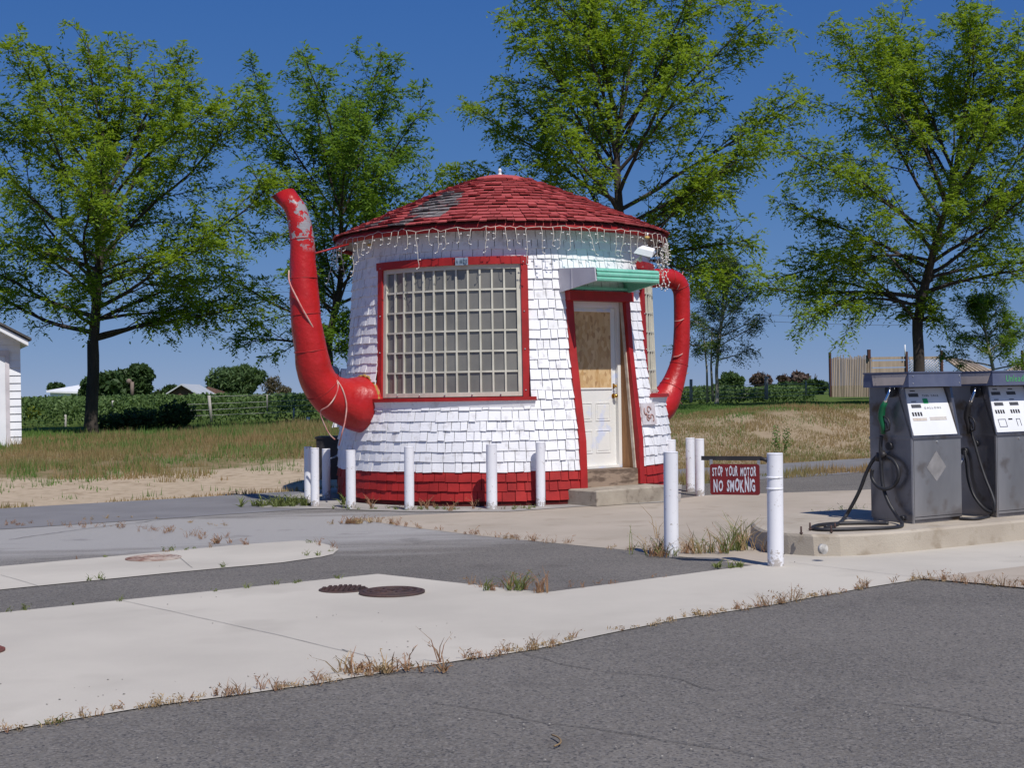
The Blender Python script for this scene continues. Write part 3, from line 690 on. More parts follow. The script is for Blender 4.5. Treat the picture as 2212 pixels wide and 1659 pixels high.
for k in range(n): mb.f.append((base + n + k, base + n + (k + 1) % n, base2 + (k + 1) % n, base2 + k)); mb.m.append(1); mb.sm.append(True)
mb.f.append(tuple(base2 + k for k in range(n))); mb.m.append(1); mb.sm.append(False)
spout = mb.build('spout', [red_gloss, dark_metal], teapot)
def seams(path, rads, idx, parent):
    for i in idx:
        c, rr0 = path[i], rads[i]; t_ = (path[i + 1] - path[i - 1]).normalized(); x_ = t_.orthogonal().normalized(); y_ = t_.cross(x_)
        m_ = MB(); m_.tube([c + x_ * cos(2 * pi * k / 40) * rr0 * (1.005 + .008 * sin(k * 1.7)) + y_ * sin(2 * pi * k / 40) * rr0 * (1.005 + .008 * sin(k * 1.7)) for k in range(41)], .007, 5, cap=False); m_.build('seam', red_paint, parent)
seams(spp, srr, (22, 33, 41, 48, 57), spout)
# foam bead where it meets the wall
t = (sp_[0] - sp_[1]).normalized(); ct = sp_[1] * .6 + sp_[0] * .4; rad = sr_[0] * .975
x = Vector((0, 0, 1)); x = (x - t * x.dot(t)).normalized(); y = t.cross(x)
pts = [ct + x * cos(2 * pi * k / 60) * rad * (1 + .03 * sin(k * 2.3)) + y * sin(2 * pi * k / 60) * rad * (1 + .03 * sin(k * 1.9)) for k in range(61)]
mb = MB(); mb.tube(pts, [.020 + .008 * sin(k * 3.1) for k in range(61)], 6, cap=False); mb.build('sealant_bead', M('yellow_foam', (.45, .28, .07), (.3, .16, .05), 20, rough=.9), spout)
# rope light on the spout
mb = MB()
def hug(lst, r=.012, off=0.0, Y0=None):
    out = []
    for u, v, f in lst:
        yc = sy(u); out.append(P(u, v, yc - f))
    q, _ = smooth_path(out, [r] * len(out), 5); return q
q = hug([K1(300, 900) + (.05,), K1(305, 1000) + (.16,), K1(370, 1140) + (.21,), K1(450, 1290) + (.22,), K1(530, 1430) + (.20,), K1(600, 1550) + (.14,), K1(625, 1630) + (.06,)])
mb.tube(q, .011, 6)
q = hug([K3(650, 240) + (.08,), K3(690, 300) + (.2,), K3(760, 400) + (.32,), K3(800, 540) + (.36,), K3(790, 680) + (.38,), K3(760, 800) + (.36,), K3(735, 900) + (.2,)])
mb.tube(q, .010, 6)
q = hug([K3(690, 300) + (.2,), K3(728, 380) + (.3,), K3(700, 480) + (.3,), K3(640, 560) + (.27,), K3(575, 605) + (.12,), K3(600, 700) + (.1,), K3(650, 800) + (.1,), K3(700, 850) + (.1,)])
mb.tube(q, .009, 6); mb.build('rope_light', cord_red, spout)
mb = MB(); a, b = P(*K1(525, 750), 18.95), P(*K1(820, 672), 19.4); mb.tube([a, b], .012, 8); mb.build('stay_rod', red_paint, spout)

# handle
hy = lambda u: 21.75 + max(0, (u - 1357)) / 115 * .5
HL = [(1372, 603, 20), (1400, 602, 20.5), (1436, 600, 20.5), (1460, 607, 20), (1471, 625, 18.5), (1473, 655, 17.5), (1473, 700, 17.5), (1472, 740, 18), (1469, 775, 19), (1462, 805, 21.5), (1450, 838, 26), (1434, 868, 34), (1405, 892, 37), (1380, 898, 36)]
hp, hr = dpath(HL, hy); hpp, hrr = smooth_path(hp, hr, 5)
mb = MB(); mb.tube(hpp, hrr, 24, wob=.04); handle = mb.build('handle', red_gloss2, teapot); seams(hpp, hrr, (12, 19, 42, 50), handle)
mb = MB()
for (x0, y0, x1, y1, fK) in ((1785, 1340, 1912, 1280, K2), (1775, 1650, 1910, 1575, K2), (1770, 135, 1910, 50, K4), (1700, 320, 1905, 270, K4), (1690, 408, 1850, 540, K4), (1720, 900, 1765, 1010, K2), (1800, 1080, 1860, 910, K2)):
    a, b = fK(x0, y0), fK(x1, y1); pts = []
    for k in range(9):
        t = k / 8; u, v = a[0] + (b[0] - a[0]) * t, a[1] + (b[1] - a[1]) * t + 5 * sin(pi * t) * (1 if y1 < y0 else -1)
        pts.append(P(u, v, hy(u) - .13 * sin(pi * t) - .02))
    mb.tube(pts, .0075, 6)
mb.build('light_cord', cord_red, handle)

# icicle lights
def bulb_parts(pts, parent, r_=.0085):
    proto = None
    for k, (p_, rr_) in enumerate(pts[:100]):
        if proto is None: m_ = MB(); m_.ball(p_, rr_, 6, sc=(1.3, 1, 1)); proto = m_.build('bulb', bulb_mat, parent); p0_ = Vector(p_); r0_ = rr_
        else: c_ = proto.copy(); COL.objects.link(c_); c_.parent = parent; c_.location = Vector(p_) - p0_
    if len(pts) > 100:
        m_ = MB()
        for p_, rr_ in pts[100:]: m_.ball(p_, rr_, 6, sc=(1.3, 1, 1))
        o_ = m_.build('bulbs', bulb_mat, parent); o_['kind'] = 'stuff'
ic = empty('icicle_lights', (CX, CY, 3.5), 'white icicle light string with hanging bulbs along the red eave', 'light string')
mb = MB(); mbb = []; r3 = random.Random(11); ph = R(-88); prev = None
while ph < R(98):
    r_ = 2.328; p = Vector(cyl(r_, ph, 3.515 + r3.uniform(-.02, .015)))
    if prev is not None:
        m_ = (prev + p) / 2; m_ = Vector(cyl(r_ + .004, ph - .03, m_.z + .02 * r3.uniform(-1, 1.3))); mb.tube([prev, m_, p], .0032, 4, cap=False)
    L = r3.choice([.14, .20, .24, .30, .34, .45, .52]); q = p.copy(); pts = [p.copy()]; n = int(L / .045); sw = r3.uniform(-.3, .3) if r3.random() < .25 else 0
    for k in range(n):
        q = q + Vector((r3.uniform(-.011, .011) + sw * .045, r3.uniform(-.008, .008), -.045)); pts.append(q.copy())
        if k % 2 == 1 or k == n - 1:
            s_ = r3.choice((-1, 1)); bt = q + Vector((.022 * s_, -.004, .006 if k < n - 1 else -.02)); mb.tube([q, bt], .004, 4); mbb.append((bt + Vector((.007 * s_, 0, 0)), .0085))
    mb.tube(pts, .0036, 4); prev = p; ph += r3.uniform(.045, .085)
mb.build('wire', wire_white, ic)
# clump of lights dropping to the handle
mb = MB()
for k in range(9):
    u, v = K2(1590 + 14 * k, 640 + 6 * k); q = P(u, v, 20.1); pts = [q]
    for j in range(r3.randint(7, 13)):
        q = q + Vector((r3.uniform(-.02, .024), r3.uniform(-.02, .03), -.035)); pts.append(q)
        if j % 2: bt = q + Vector((.016 * r3.choice((-1, 1)), -.01, 0)); mbb.append((bt, .010))
    mb.tube(pts, .0036, 4)
for k in range(5):
    u, v = K2(1630 + 22 * k, 900 + 15 * (k % 3)); q = P(u, v, 21.6); pts = [q]
    for j in range(5): q = q + Vector((r3.uniform(-.03, .03), 0, -.05)); pts.append(q); mbb.append((q.copy(), .011))
    mb.tube(pts, .0045, 4)
mb.build('wire', wire_white, ic); mbb.sort(key=lambda t_: t_[0].y); bulb_parts(mbb, ic)
# two larger amber bulbs on the fascia
for xx, yy, lab in ((1000, 675, 'amber socket bulb clipped under the left end of the eave'), ):
    pass
for (fK, xx, yy, Yb, lab) in ((K1, 1000, 675, 19.15, 'small amber bulb in a socket hanging from the left eave'), (K2, 1548, 612, 19.25, 'amber bulb in a socket on the right fascia above the lamp')):
    c_ = P(*fK(xx, yy), Yb); mb = MB(); mb.ball(c_, .026, 10, sc=(1.4, 1, .8)); o = empty('socket_bulb', c_, lab, 'bulb', 'amber bulbs on the eave')
    mb.build('bulb', M('amber_glass', (.62, .42, .12), (.55, .35, .1), rough=.3), o); mb = MB(); mb.tube([c_ + Vector((0, 0, .02)), c_ + Vector((.01, 0, .06))], .012, 8); mb.build('socket', bulb_mat, o)
# flood lamp
fc = P(*K2(1535, 745), 19.15); fl = empty('flood_lamp', fc, 'white box flood lamp fixed under the right side of the eave', 'lamp')
mb = MB(); ax = Vector((.75, .2, -.18)).normalized(); ay = Vector((-.35, -.75, -.30)).normalized(); az = ax.cross(ay).normalized(); FB = lambda a, b, c: fc + ax * a + ay * b - az * c
mb.hexa([FB(-.11, -.08, 0), FB(.11, -.08, 0), FB(.13, .12, 0), FB(-.13, .12, 0), FB(-.085, -.06, .07), FB(.085, -.06, .07), FB(.11, .08, .07), FB(-.11, .08, .07)]); mb.build('housing', siding_white, fl)
mb = MB(); mb.box(FB, (-.10, .10), (-.06, .10), (-.012, -.001)); mb.build('lens', M('lamp_lens', (.45, .46, .42), (.38, .4, .36), rough=.3), fl)
mb = MB(); mb.tube([fc + Vector((-.06, .02, -.05)), fc + Vector((-.14, .25, -.1))], .018, 8); mb.ball(fc + Vector((-.07, .03, -.09)), .03, 8); mb.build('bracket', wire_white, fl)
# decorative plaque right of the door
pp = R(52); pc = Vector(cyl(wr(1.12) + .022, R(56), 1.12)); tt = Vector((cos(pp), sin(pp), 0)); nn = Vector((sin(pp), -cos(pp), 0)); slope = (wr(1.3) - wr(.95)) / .35
upv = (Vector((0, 0, 1)) + nn * slope).normalized(); PB = lambda a, b, c: pc + tt * a + nn * b + upv * c
plq = empty('wall_plaque', pc, 'pale square plaque with reddish scroll relief on the shingles right of the door', 'plaque')
mb = MB(); mb.box(PB, (-.165, .165), (0, .022), (-.145, .145)); mb.build('slab', M('plaque_white', (.62, .60, .63), (.5, .42, .42), 9, rough=.8, bmp=.6, bscale=20), plq)
mb = MB()
for cx_, cz_, r_, a0, a1, k in ((0, .05, .055, 0, 5.5, 1), (-.03, -.06, .05, 1, 6, 1), (.05, -.05, .06, -1, 3.5, 1), (-.07, .02, .06, 2, 5, 1), (.02, 0, .09, 3, 5.5, 1)):
    pts = [PB(cx_ + r_ * (1 - .06 * j) * cos(a0 + (a1 - a0) * j / 12), .026, cz_ + r_ * (1 - .05 * j) * sin(a0 + (a1 - a0) * j / 12)) for j in range(13)]; mb.tube(pts, .009, 6)
mb.build('scroll_relief', M('plaque_red_brown', (.30, .16, .14), (.42, .28, .26), 15, rough=.8), plq)
# shingled bump-out and dark cabinet at the back left
bo = MB(); A0, A1 = R(-112), R(-84)
for j, z in enumerate((.98, 1.10, 1.22, 1.34, 1.46, 1.58, 1.66)):
    course(bo, (wr(z) + .10, z), (wr(z + .15) + .09, z + .15), [(A0, A1)], .09, .15, .02, .004, .004)
cbox(bo, wr(1) - .02, wr(1) + .095, wr(1.78) - .02, wr(1.78) + .08, A0, A1, .99, 1.79); bo.build('side_bay', white_paint, teapot)
mc = P(718, 803, 20.9); mb = MB(); mb.tube([mc + Vector((0, -.05, 0)), mc + Vector((0, .12, 0))], .09, 14); mb.box(lambda a, b, c: mc + Vector((a, b, c)), (-.04, .12), (-.02, .1), (-.25, 0)); tag(mb.build('electric_meter', M('meter_grey', (.25, .28, .33), rough=.5), origin=mc), 'grey round electric meter sticking out behind the spout', 'meter')
cb = empty('equipment_cabinet', P(712, 1085, 21.2), 'dark metal cabinet behind the bollards on the left of the building', 'cabinet')
mb = MB(); a, b = P(685, 948, 21.0), P(740, 1035, 21.0)
mb.box(lambda x_, y_, z_: (x_, y_, z_), (a.x, b.x + .2), (20.9, 21.4), (b.z, a.z)); mb.box(lambda x_, y_, z_: (x_, y_, z_), (a.x - .02, b.x + .21), (20.88, 21.42), (a.z, a.z + .03)); mb.build('box', dark_metal, cb)
for lx_, ly_ in ((b.x - .05, 21.0), (b.x + .15, 21.3)): mb = MB(); mb.tube([(lx_, ly_, .0), (lx_, ly_, b.z)], .03, 8); mb.build('leg', dark_metal, cb)
q0 = [P(*K3(595, 1010), 20.6), P(*K3(650, 1018), 20.5), P(*K3(700, 1000), 20.4), P(*K3(735, 975), 20.4)]
mb = MB(); mb.tube(smooth_path(q0, [1] * 4, 4)[0], .012, 6); mb.build('cable', M('grey_cable', (.3, .34, .4)), cb)

# ------------------------------------------------------------------ bollards
def bollard(fK, xl, xr_, yt, yb, label, group='white pipe bollards', cap='flat', depth=None):
    ul, vt = fK(xl, yt); ur, _ = fK(xr_, yt); uc, vb = fK((xl + xr_) / 2, yb)
    b = G(uc, vb) if depth is None else Vector((P(uc, vb, depth).x, depth, 0)); t = P((ul + ur) / 2, vt, b.y); r = (ur - ul) / 2 / F * b.y
    o = empty('bollard', (b.x, b.y, 0), label, 'bollard', group)
    m = MB(); top = Vector((t.x, b.y, t.z)); z0 = Vector((b.x, b.y, 0))
    lean = Vector(((t.x - b.x) * .55, 0, 0)); top = z0 + lean + Vector((0, 0, t.z))
    m.tube([z0, z0.lerp(top, .33), z0.lerp(top, .66), top - Vector((0, 0, .012))], [r, r, r, r], 28, cap=False)
    m.build('pipe', white_bollard, o)
    m = MB(); m.tube([top - Vector((0, 0, .012)), top - Vector((0, 0, .004)), top], [r, r, r * .93], 28); m.build('cap', white_bollard, o); return o, b, top, r
bollard(K3, 435, 505, 912, 1405, 'sunlit thin bollard at the far left end of the row')
bollard(K3, 490, 565, 922, 1438, 'shaded grey bollard close against the right of the far left one')
bollard(K3, 590, 662, 930, 1372, 'blue shaded bollard behind, in front of the dark cabinet')
bollard(K3, 797, 882, 942, 1458, 'bollard standing before the left edge of the red base')
bollard(K3, 1305, 1390, 910, 1470, 'bollard under the left part of the big window')
bollard(K3, 2018, 2112, 890, 1460, 'tallest of the bollards below the window, at its right end')
bollard(K4, 583, 664, 873, 1438, 'bollard between the big window and the doorstep')
bollard(K4, 1718, 1800, 850, 1330, 'bollard half hidden behind the near left post by the doorstep')
bollard(K4, 1887, 1965, 835, 1305, 'left one of the two bollards standing side by side behind the no smoking sign')
bollard(K4, 1969, 2047, 842, 1342, 'right one of the two bollards standing side by side behind the no smoking sign')
bollard(K5, 280, 425, 222, 1268, 'near bollard with dark stained left side in the weeds by the slab edge', 'near white posts')
so_, sb_, st_, sr2 = bollard(K5, 1308, 1468, 236, 1370, 'nearest white post, which carries the hanging no smoking sign', 'near white posts')
for zz in (.72, .63): c_ = Vector((sb_.x + (st_.x - sb_.x) * .55 * zz / st_.z, sb_.y, zz)); mb = MB(); mb.tube([c_ - Vector((0, 0, .008)), c_ + Vector((0, 0, .008))], sr2 * 1.045, 28); mb.build('band', white_bollard, so_)

# hanging sign
sg = empty('hanging_sign', (0, 0, 0), 'dark red hand painted sign hanging from a black arm, reading stop your motor no smoknig', 'sign')
Yp_ = sb_.y; aL, aR = P(*K5(650, 287), Yp_ + .18), P(*K5(1250, 290), Yp_ + .02); sg.location = (aR.x, aR.y, 0)
mb = MB(); e = P(*K5(1310, 330), Yp_)
dirn = (aR - aL).normalized(); sd = Vector((-dirn.y, dirn.x, 0)); AB = lambda a, b, c: aL + dirn * a + sd * b + Vector((0, 0, c)); LA = (aR - aL).length
mb.box(AB, (0, LA), (-.012, .012), (-.017, .017)); mb.tube([aR + Vector((-.01, 0, 0)), aR.lerp(e, .5) + Vector((0, 0, .008)), e + Vector((.02, 0, 0))], .016, 8); mb.build('arm', dark_metal, sg)
s0, s1 = P(*K5(735, 345), Yp_ + .13), P(*K5(1225, 650), Yp_ + .03); s0z, s1z = s0.z, s1.z
Ls = ((s1.x - s0.x) / dirn.x); b0 = Vector((s0.x, s0.y, 0)); SBn = lambda a, z_, o: b0 + dirn * a - sd * o + Vector((0, 0, z_))
mb = MB(); rc = .018; outl = []
for cx_, cz_, a0 in ((Ls - rc, s0z - rc, 0), (rc, s0z - rc, pi / 2), (rc, s1z + rc, pi), (Ls - rc, s1z + rc, 3 * pi / 2)):
    for k in range(6): a = a0 + pi / 2 * k / 5; outl.append((cx_ + rc * cos(a), cz_ + rc * sin(a)))
fr_ = [SBn(a, z_, .006) for a, z_ in outl]; bk = [SBn(a, z_, -.006) for a, z_ in outl]
mb.poly(list(reversed(fr_))); mb.poly(bk)
for i in range(len(fr_)): j = (i + 1) % len(fr_); mb.quad(fr_[i], fr_[j], bk[j], bk[i])
board = mb.build('board', M('sign_dark_red', (.17, .012, .014), (.13, .01, .012), 6, rough=.5), sg)
hS = s0z - s1z; wm = M('sign_white_paint', (.62, .62, .68), (.45, .45, .52), 30, rough=.7)
text_mesh('STOP YOUR MOTOR', Ls * .88, hS * .30, lambda x_, y_, o: SBn(Ls * .05 + x_, s1z + hS * .62 + y_, .0085), jitter=1, seed=4, bold=.028, spacing=.8).build('lettering', wm, board)
text_mesh('NO SMOKNIG', Ls * .84, hS * .42, lambda x_, y_, o: SBn(Ls * .07 + x_, s1z + hS * .12 + y_, .0085), jitter=1.2, seed=9, bold=.034, spacing=.8).build('lettering', wm, board)
for xx in (750, 1198):
    a = P(*K5(xx, 305), Yp_ + .1); a2 = P(*K5(xx + 5, 350), Yp_ + .1); t_ = (a.x - b0.x) / dirn.x; mb = MB(); mb.box(lambda p, q, s: SBn(t_ + p, s, q), (-.012, .012), (-.004, .004), (s0z - .012, a.z + .004)); mb.build('hanger', steel, sg)

# ------------------------------------------------------------------ pump island
IZ = .19
base = [Q5(640, 240), Q5(720, 247), Q5(880, 258), Q5(1050, 258), Q5(1200, 252), Q5(1500, 228), Q5(1800, 198), Q5(2212, 155)]
nose = [G(1620, 1172), G(1628, 1183), G(1645, 1192), G(1668, 1198)]
fr_edge = nose + [G(*b) for b in base]; dirI = (fr_edge[-1] - fr_edge[-3]).normalized()
fr_edge.append(fr_edge[-1] + dirI * 6); nI = Vector((-dirI.y, dirI.x, 0))
outline = fr_edge + [fr_edge[-1] + nI * 1.15] + [G(1700, 1150) + nI * .0 + dirI * 0.2] + [G(1640, 1160)]
ctr = sum(outline, Vector()) / len(outline)
def inset(p, e): return p + (nI * e if p in fr_edge[3:] else (ctr - p).normalized() * e)
mb = MB(); n = len(outline); lo = [Vector((p.x, p.y, .008)) for p in outline]; mid = [Vector((inset(p, .012).x, inset(p, .012).y, IZ - .02)) for p in outline]; hi = [Vector((inset(p, .032).x, inset(p, .032).y, IZ)) for p in outline]
for i in range(n):
    j = (i + 1) % n; mb.quad(lo[i], lo[j], mid[j], mid[i]); mb.quad(mid[i], mid[j], hi[j], hi[i])
mb.poly(hi)
isl = mb.build('pump_island', conc_step if 0 else M('island_concrete', (.43, .38, .31), (.36, .31, .25), 2, rough=.9, bmp=.4, bscale=70, c3=(.30, .25, .19), s3=5), origin=(ctr.x, ctr.y, 0)); tag(isl, 'raised tan concrete island with rounded nose under the two fuel pumps', 'island')
c_ = G(*Q5(940, 205), .1); mb = MB(); d_ = -nI; c_ = P(*Q5(942, 207), c_.y - .12)
mb.tube([c_ + nI * .03, c_ - nI * .004], .042, 20); tag(mb.build('pipe_stub', M('stub_white', (.62, .6, .56), (.2, .19, .18), 12, rough=.6), origin=c_), 'small round white pipe end in the side of the island', 'pipe')
for xx, yy in ((797, 115), (853, 90), (988, 107), (1012, 92)):
    b_ = G(*Q5(xx, yy), IZ); mb = MB(); mb.tube([b_, b_ + Vector((0, 0, .07))], .008, 8); mb.tube([b_ + Vector((0, 0, .008)), b_ + Vector((0, 0, .02))], .014, 6)
    tag(mb.build('anchor_bolt', rust, origin=b_), 'short rusty anchor bolt sticking up from the nose of the island', 'bolt', 'anchor bolts on the island')

# ------------------------------------------------------------------ fuel pumps
AD = Vector((.848, .53, 0)).normalized(); BD = Vector((-AD.y, AD.x, 0))
pump_steel = M('stained_stainless_steel', (.50, .48, .47), (.36, .35, .345), 2.5, rough=.36, metal=.8, stretch=(1, 1, .3), c3=(.30, .27, .25), s3=4, bmp=.08, bscale=6)
pump_side = M('dark_steel_side', (.24, .235, .25), (.16, .155, .17), 3, rough=.33, metal=.75, stretch=(1, 1, .4), c3=(.10, .075, .055), s3=4)
cap_blue = M('faded_navy_enamel', (.085, .10, .165), (.11, .125, .19), 6, rough=.5)
cap_tan = M('peeled_cap_tan', (.62, .52, .44), (.52, .44, .37), 8, rough=.8, c3=(.12, .11, .13), s3=9)
alcove = M('alcove_beige', (.42, .39, .35), (.34, .32, .29), 6, rough=.6)
disp = M('display_white', (.80, .81, .83), (.74, .75, .78), 4, rough=.35)
lcd = M('lcd_dark', (.06, .06, .065), (.10, .10, .10), 40, rough=.3)
ink = M('black_ink', (.03, .03, .035)); green_v = M('green_plastic', (.004, .12, .045), (.004, .09, .035), rough=.45); green_lbl = M('green_label', (.02, .42, .12), rough=.5)
def make_pump(corner, w, label, second):
    O = Vector((corner.x, corner.y, IZ)); PF = lambda a, b, z_: O + AD * a + BD * b + Vector((0, 0, z_))
    o = empty('fuel_pump', O + AD * w / 2 + BD * .26, label, 'fuel pump', 'fuel pumps on the island')
    dp = .52; zs = .765; zc = 1.235; zt = 1.36; tb = .095
    mb = MB(); mb.box(PF, (.012, w - .012), (.012, dp - .012), (0, .03)); mb.box(PF, (0, w), (.002, dp), (.03, zs)); body = mb.build('cabinet', pump_side, o)
    mb = MB(); mb.box(PF, (.008, w - .004), (-.004, .001), (.035, zs - .012)); mb.box(PF, (-.012, .0), (-.006, .012), (.0, zs)); mb.build('front_door', pump_steel, body)
    mb = MB(); mb.tube([PF(w * .5, -.012, zs - .035), PF(w * .5, .0, zs - .035)], .011, 10); mb.build('lock', steel, body)
    mb = MB(); mb.box(PF, (.012, w - .012), (-.0065, -.0045), (.055, .060)); mb.build('door_seam', dark_metal, body)
    # upper housing
    rc_ = .075; mb = MB(); mb.hexa([PF(0, 0, zs), PF(w, 0, zs), PF(w, dp, zs), PF(0, dp, zs), PF(.0, tb + rc_, zc), PF(w - .0, tb + rc_, zc), PF(w - .0, dp, zc), PF(.0, dp, zc)])
    for a0_, a1_ in ((0, .012), (w - .03, w)): mb.hexa([PF(a0_, 0, zs), PF(a1_, 0, zs), PF(a1_, .02, zs), PF(a0_, .02, zs), PF(a0_, tb, zc), PF(a1_, tb, zc), PF(a1_, tb + rc_ + .02, zc), PF(a0_, tb + rc_ + .02, zc)])
    mb.box(PF, (-.008, w + .008), (-.012, dp + .004), (zs - .008, zs + .014)); up_ = mb.build('upper_housing', pump_side, o)
    zp0, zp1 = zs + .03, zc - .005; bf = lambda z_: (tb + rc_) * (z_ - zs) / (zc - zs)
    DP = lambda s_, q_, o_: PF(.020 + (w - .062) * s_, bf(zp1 + (zp0 - zp1) * q_) - .004 - o_, zp1 + (zp0 - zp1) * q_)
    mb = MB(); mb.hexa([PF(.013, bf(zp0) - .003, zp0), PF(w - .031, bf(zp0) - .003, zp0), PF(w - .031, bf(zp0) + .02, zp0), PF(.013, bf(zp0) + .02, zp0), PF(.013, bf(zp1) - .003, zp1), PF(w - .031, bf(zp1) - .003, zp1), PF(w - .031, bf(zp1) + .02, zp1), PF(.013, bf(zp1) + .02, zp1)]); mb.build('display_frame', alcove, up_)
    mb = MB(); mb.hexa([DP(0, 1, .006), DP(1, 1, .006), DP(1, 1, 0), DP(0, 1, 0), DP(0, .02, .006), DP(1, .02, .006), DP(1, .02, 0), DP(0, .02, 0)]); dis = mb.build('display_panel', disp, up_)
    def dbox(mb, s0_, s1_, q0_, q1_, e=.0085): mb.hexa([DP(s0_, q1_, e), DP(s1_, q1_, e), DP(s1_, q1_, .0065), DP(s0_, q1_, .0065), DP(s0_, q0_, e), DP(s1_, q0_, e), DP(s1_, q0_, .0065), DP(s0_, q0_, .0065)])
    Wd, Hd = (w - .062), (zp1 - zp0); tx = lambda s_, q_: (lambda x_, y_, e: DP(s_ + x_ / Wd, q_ - y_ / Hd, .0095))
    cols = (0,) if not second else (0, .38)
    for c0 in cols:
        mb = MB(); dbox(mb, .14 + c0, .36 + c0, .13, .20); mb.build('readout', lcd, dis)
        mb = MB(); dbox(mb, .13 + c0, .35 + c0, .36, .43); mb.build('readout', lcd, dis)
    mb = MB()
    for c0 in cols:
        dbox(mb, .2 + c0, .31 + c0, .065, .085); dbox(mb, .16 + c0, .27 + c0, .29, .305)
        for k in range(4): dbox(mb, .10 + c0 + k * .062, .138 + c0 + k * .062, .52, .60)
    if second:
        for (a, b_, c_2, d_2) in ((.10, .29, .72, .73), (.10, .29, .88, .89), (.10, .11, .73, .88), (.28, .29, .73, .88), (.36, .46, .71, .74), (.55, .56, .72, .88), (.64, .65, .72, .88), (.55, .65, .72, .73)): dbox(mb, a, b_, c_2, d_2)
    mb.build('markings', ink, dis)
    if not second:
        text_mesh('THIS SALE', Wd * .38, Hd * .042, tx(.44, .20)).build('lettering', ink, dis); text_mesh('GALLONS', Wd * .40, Hd * .042, tx(.41, .455), spacing=2.2).build('lettering', ink, dis)
        mb = MB(); dbox(mb, .43, .54, .24, .34, .010); mb.build('green_sticker', green_lbl, dis)
        mb = MB(); dbox(mb, .08, .40, .64, .70); mb.build('notice', M('notice_tan', (.50, .42, .35), (.6, .55, .5), 30), dis); mb = MB(); dbox(mb, .47, .86, .63, .655); dbox(mb, .47, .86, .668, .695); mb.build('notice', M('notice_beige', (.50, .44, .38), (.6, .55, .5), 30), dis)
    # cap
    mb = MB(); mb.hexa([PF(-.045, -.008, zc), PF(w + .015, -.008, zc), PF(w + .015, dp + .03, zc), PF(-.045, dp + .03, zc), PF(-.042, -.004, zt), PF(w + .012, -.004, zt), PF(w + .012, dp + .02, zt), PF(-.042, dp + .02, zt)], 0)
    mb.box(PF, (-.05, w + .02), (-.012, dp + .03), (zt, zt + .012)); cap_ = mb.build('cap', cap_blue, o)
    mb = MB(); mb.hexa([PF(-.049, .06, zc + .02), PF(-.044, .06, zc + .02), PF(-.044, dp - .1, zc + .015), PF(-.049, dp - .1, zc + .015), PF(-.046, .015, zt - .008), PF(-.041, .015, zt - .008), PF(-.041, dp - .08, zt - .012), PF(-.046, dp - .08, zt - .012)]); mb.build('peeled_patch', cap_tan, cap_)
    if second: text_mesh('Unleaded', .34, .062, lambda x_, y_, e: PF(.14 + x_, -.0095, zc + .035 + y_), bold=.01).build('lettering', M('green_lettering', (.10, .42, .16), rough=.6), cap_)
    else:
        for a, z_ in ((.01, zc + .03), (.01, zt - .03), (w - .01, zc + .03), (w - .01, zt - .03)): mb = MB(); mb.ball(PF(a, -.008, z_), .006, 6); mb.build('rivet', steel, cap_)
    # diamond ghost where a badge was
    if not second:
        mb = MB(); cx_, cz_ = w * .47, .50; mb.poly([PF(cx_, -.006, cz_ + .15), PF(cx_ - .13, -.006, cz_), PF(cx_, -.006, cz_ - .13), PF(cx_ + .13, -.006, cz_)]); mb.build('badge_ghost', M('scuffed_steel', (.33, .315, .31), (.24, .23, .225), 9, rough=.55, metal=.3), body)
    return o, PF
pc1 = Vector((3.60, 13.14, 0)); d1 = G(*K6(1445, 1297), IZ)
p1, PF1 = make_pump(pc1, .63, 'left fuel pump with green nozzle and green sticker on its white display', False)
pc2 = Vector((d1.x, d1.y, 0)); p2, PF2 = make_pump(pc2, .63, 'right fuel pump, cut by the picture edge, with unleaded lettering on its cap', True)
def side_pt(PF_, fK, x_, y_, off):        # the point seen at (x,y) on the plane `off` out from the pump's left side
    o_ = PF_(-off, 0, 0); d_ = ray(*fK(x_, y_)); e = Vector((0, 0, EYE)); k = (o_ - e).dot(AD) / d_.dot(AD); return e + d_ * k
def hosepts(PF_, lst): return [side_pt(PF_, K6, *q) for q in lst]
# nozzle builder drawn on the side plane
def nozzle(PF_, pump, x_, y_, colour, lab):
    S = lambda a, b, off: side_pt(PF_, K6, x_ + a, y_ + b, off)
    o = empty('nozzle', S(0, 0, .05), lab, 'nozzle')
    mb = MB(); pts = [S(20, -30, .02) + (S(20, -30, .02) - S(20, -30, .02))]
    ring = [S(22 + 42 * cos(a), -10 + 58 * sin(a), .03) for a in [2 * pi * k / 16 for k in range(16)]]; mb.poly(ring); rb = [S(22 + 42 * cos(a), -10 + 58 * sin(a), .0) for a in [2 * pi * k / 16 for k in range(16)]]
    for i in range(16): mb.quad(ring[i], ring[(i + 1) % 16], rb[(i + 1) % 16], rb[i])
    mb.build('boot', M('boot_black', (.012, .012, .014), (.02, .02, .02), rough=.3), pump)
    mb = MB(); mb.tube([S(25, -25, .05), S(10, 20, .07), S(-8, 70, .09), S(-15, 90, .09)], [.012, .014, .017, .019], 12); mb.build('spout', chrome, o)
    mb = MB(); mb.tube([S(-12, 85, .09), S(-35, 120, .09), S(-45, 170, .09), S(-48, 210, .09), S(-35, 260, .09), S(-30, 330, .085)], [.020, .028, .034, .030, .024, .020], 12); mb.build('body', colour, o)
    mb = MB(); mb.tube([S(-35, 190, .09), S(5, 215, .09), S(20, 250, .09), S(15, 300, .09), S(-25, 315, .09)], .008, 8); mb.tube([S(-35, 220, .09), S(-8, 250, .09), S(0, 290, .09)], .006, 8); mb.build('lever', dark_metal, o)
    return o
nozzle(PF1, p1, 590, 320, green_v, 'green handled nozzle hung on the left pump')
nozzle(PF2, p2, 1250, 320, M('black_plastic', (.02, .018, .02), rough=.5), 'black handled nozzle hung on the right pump')
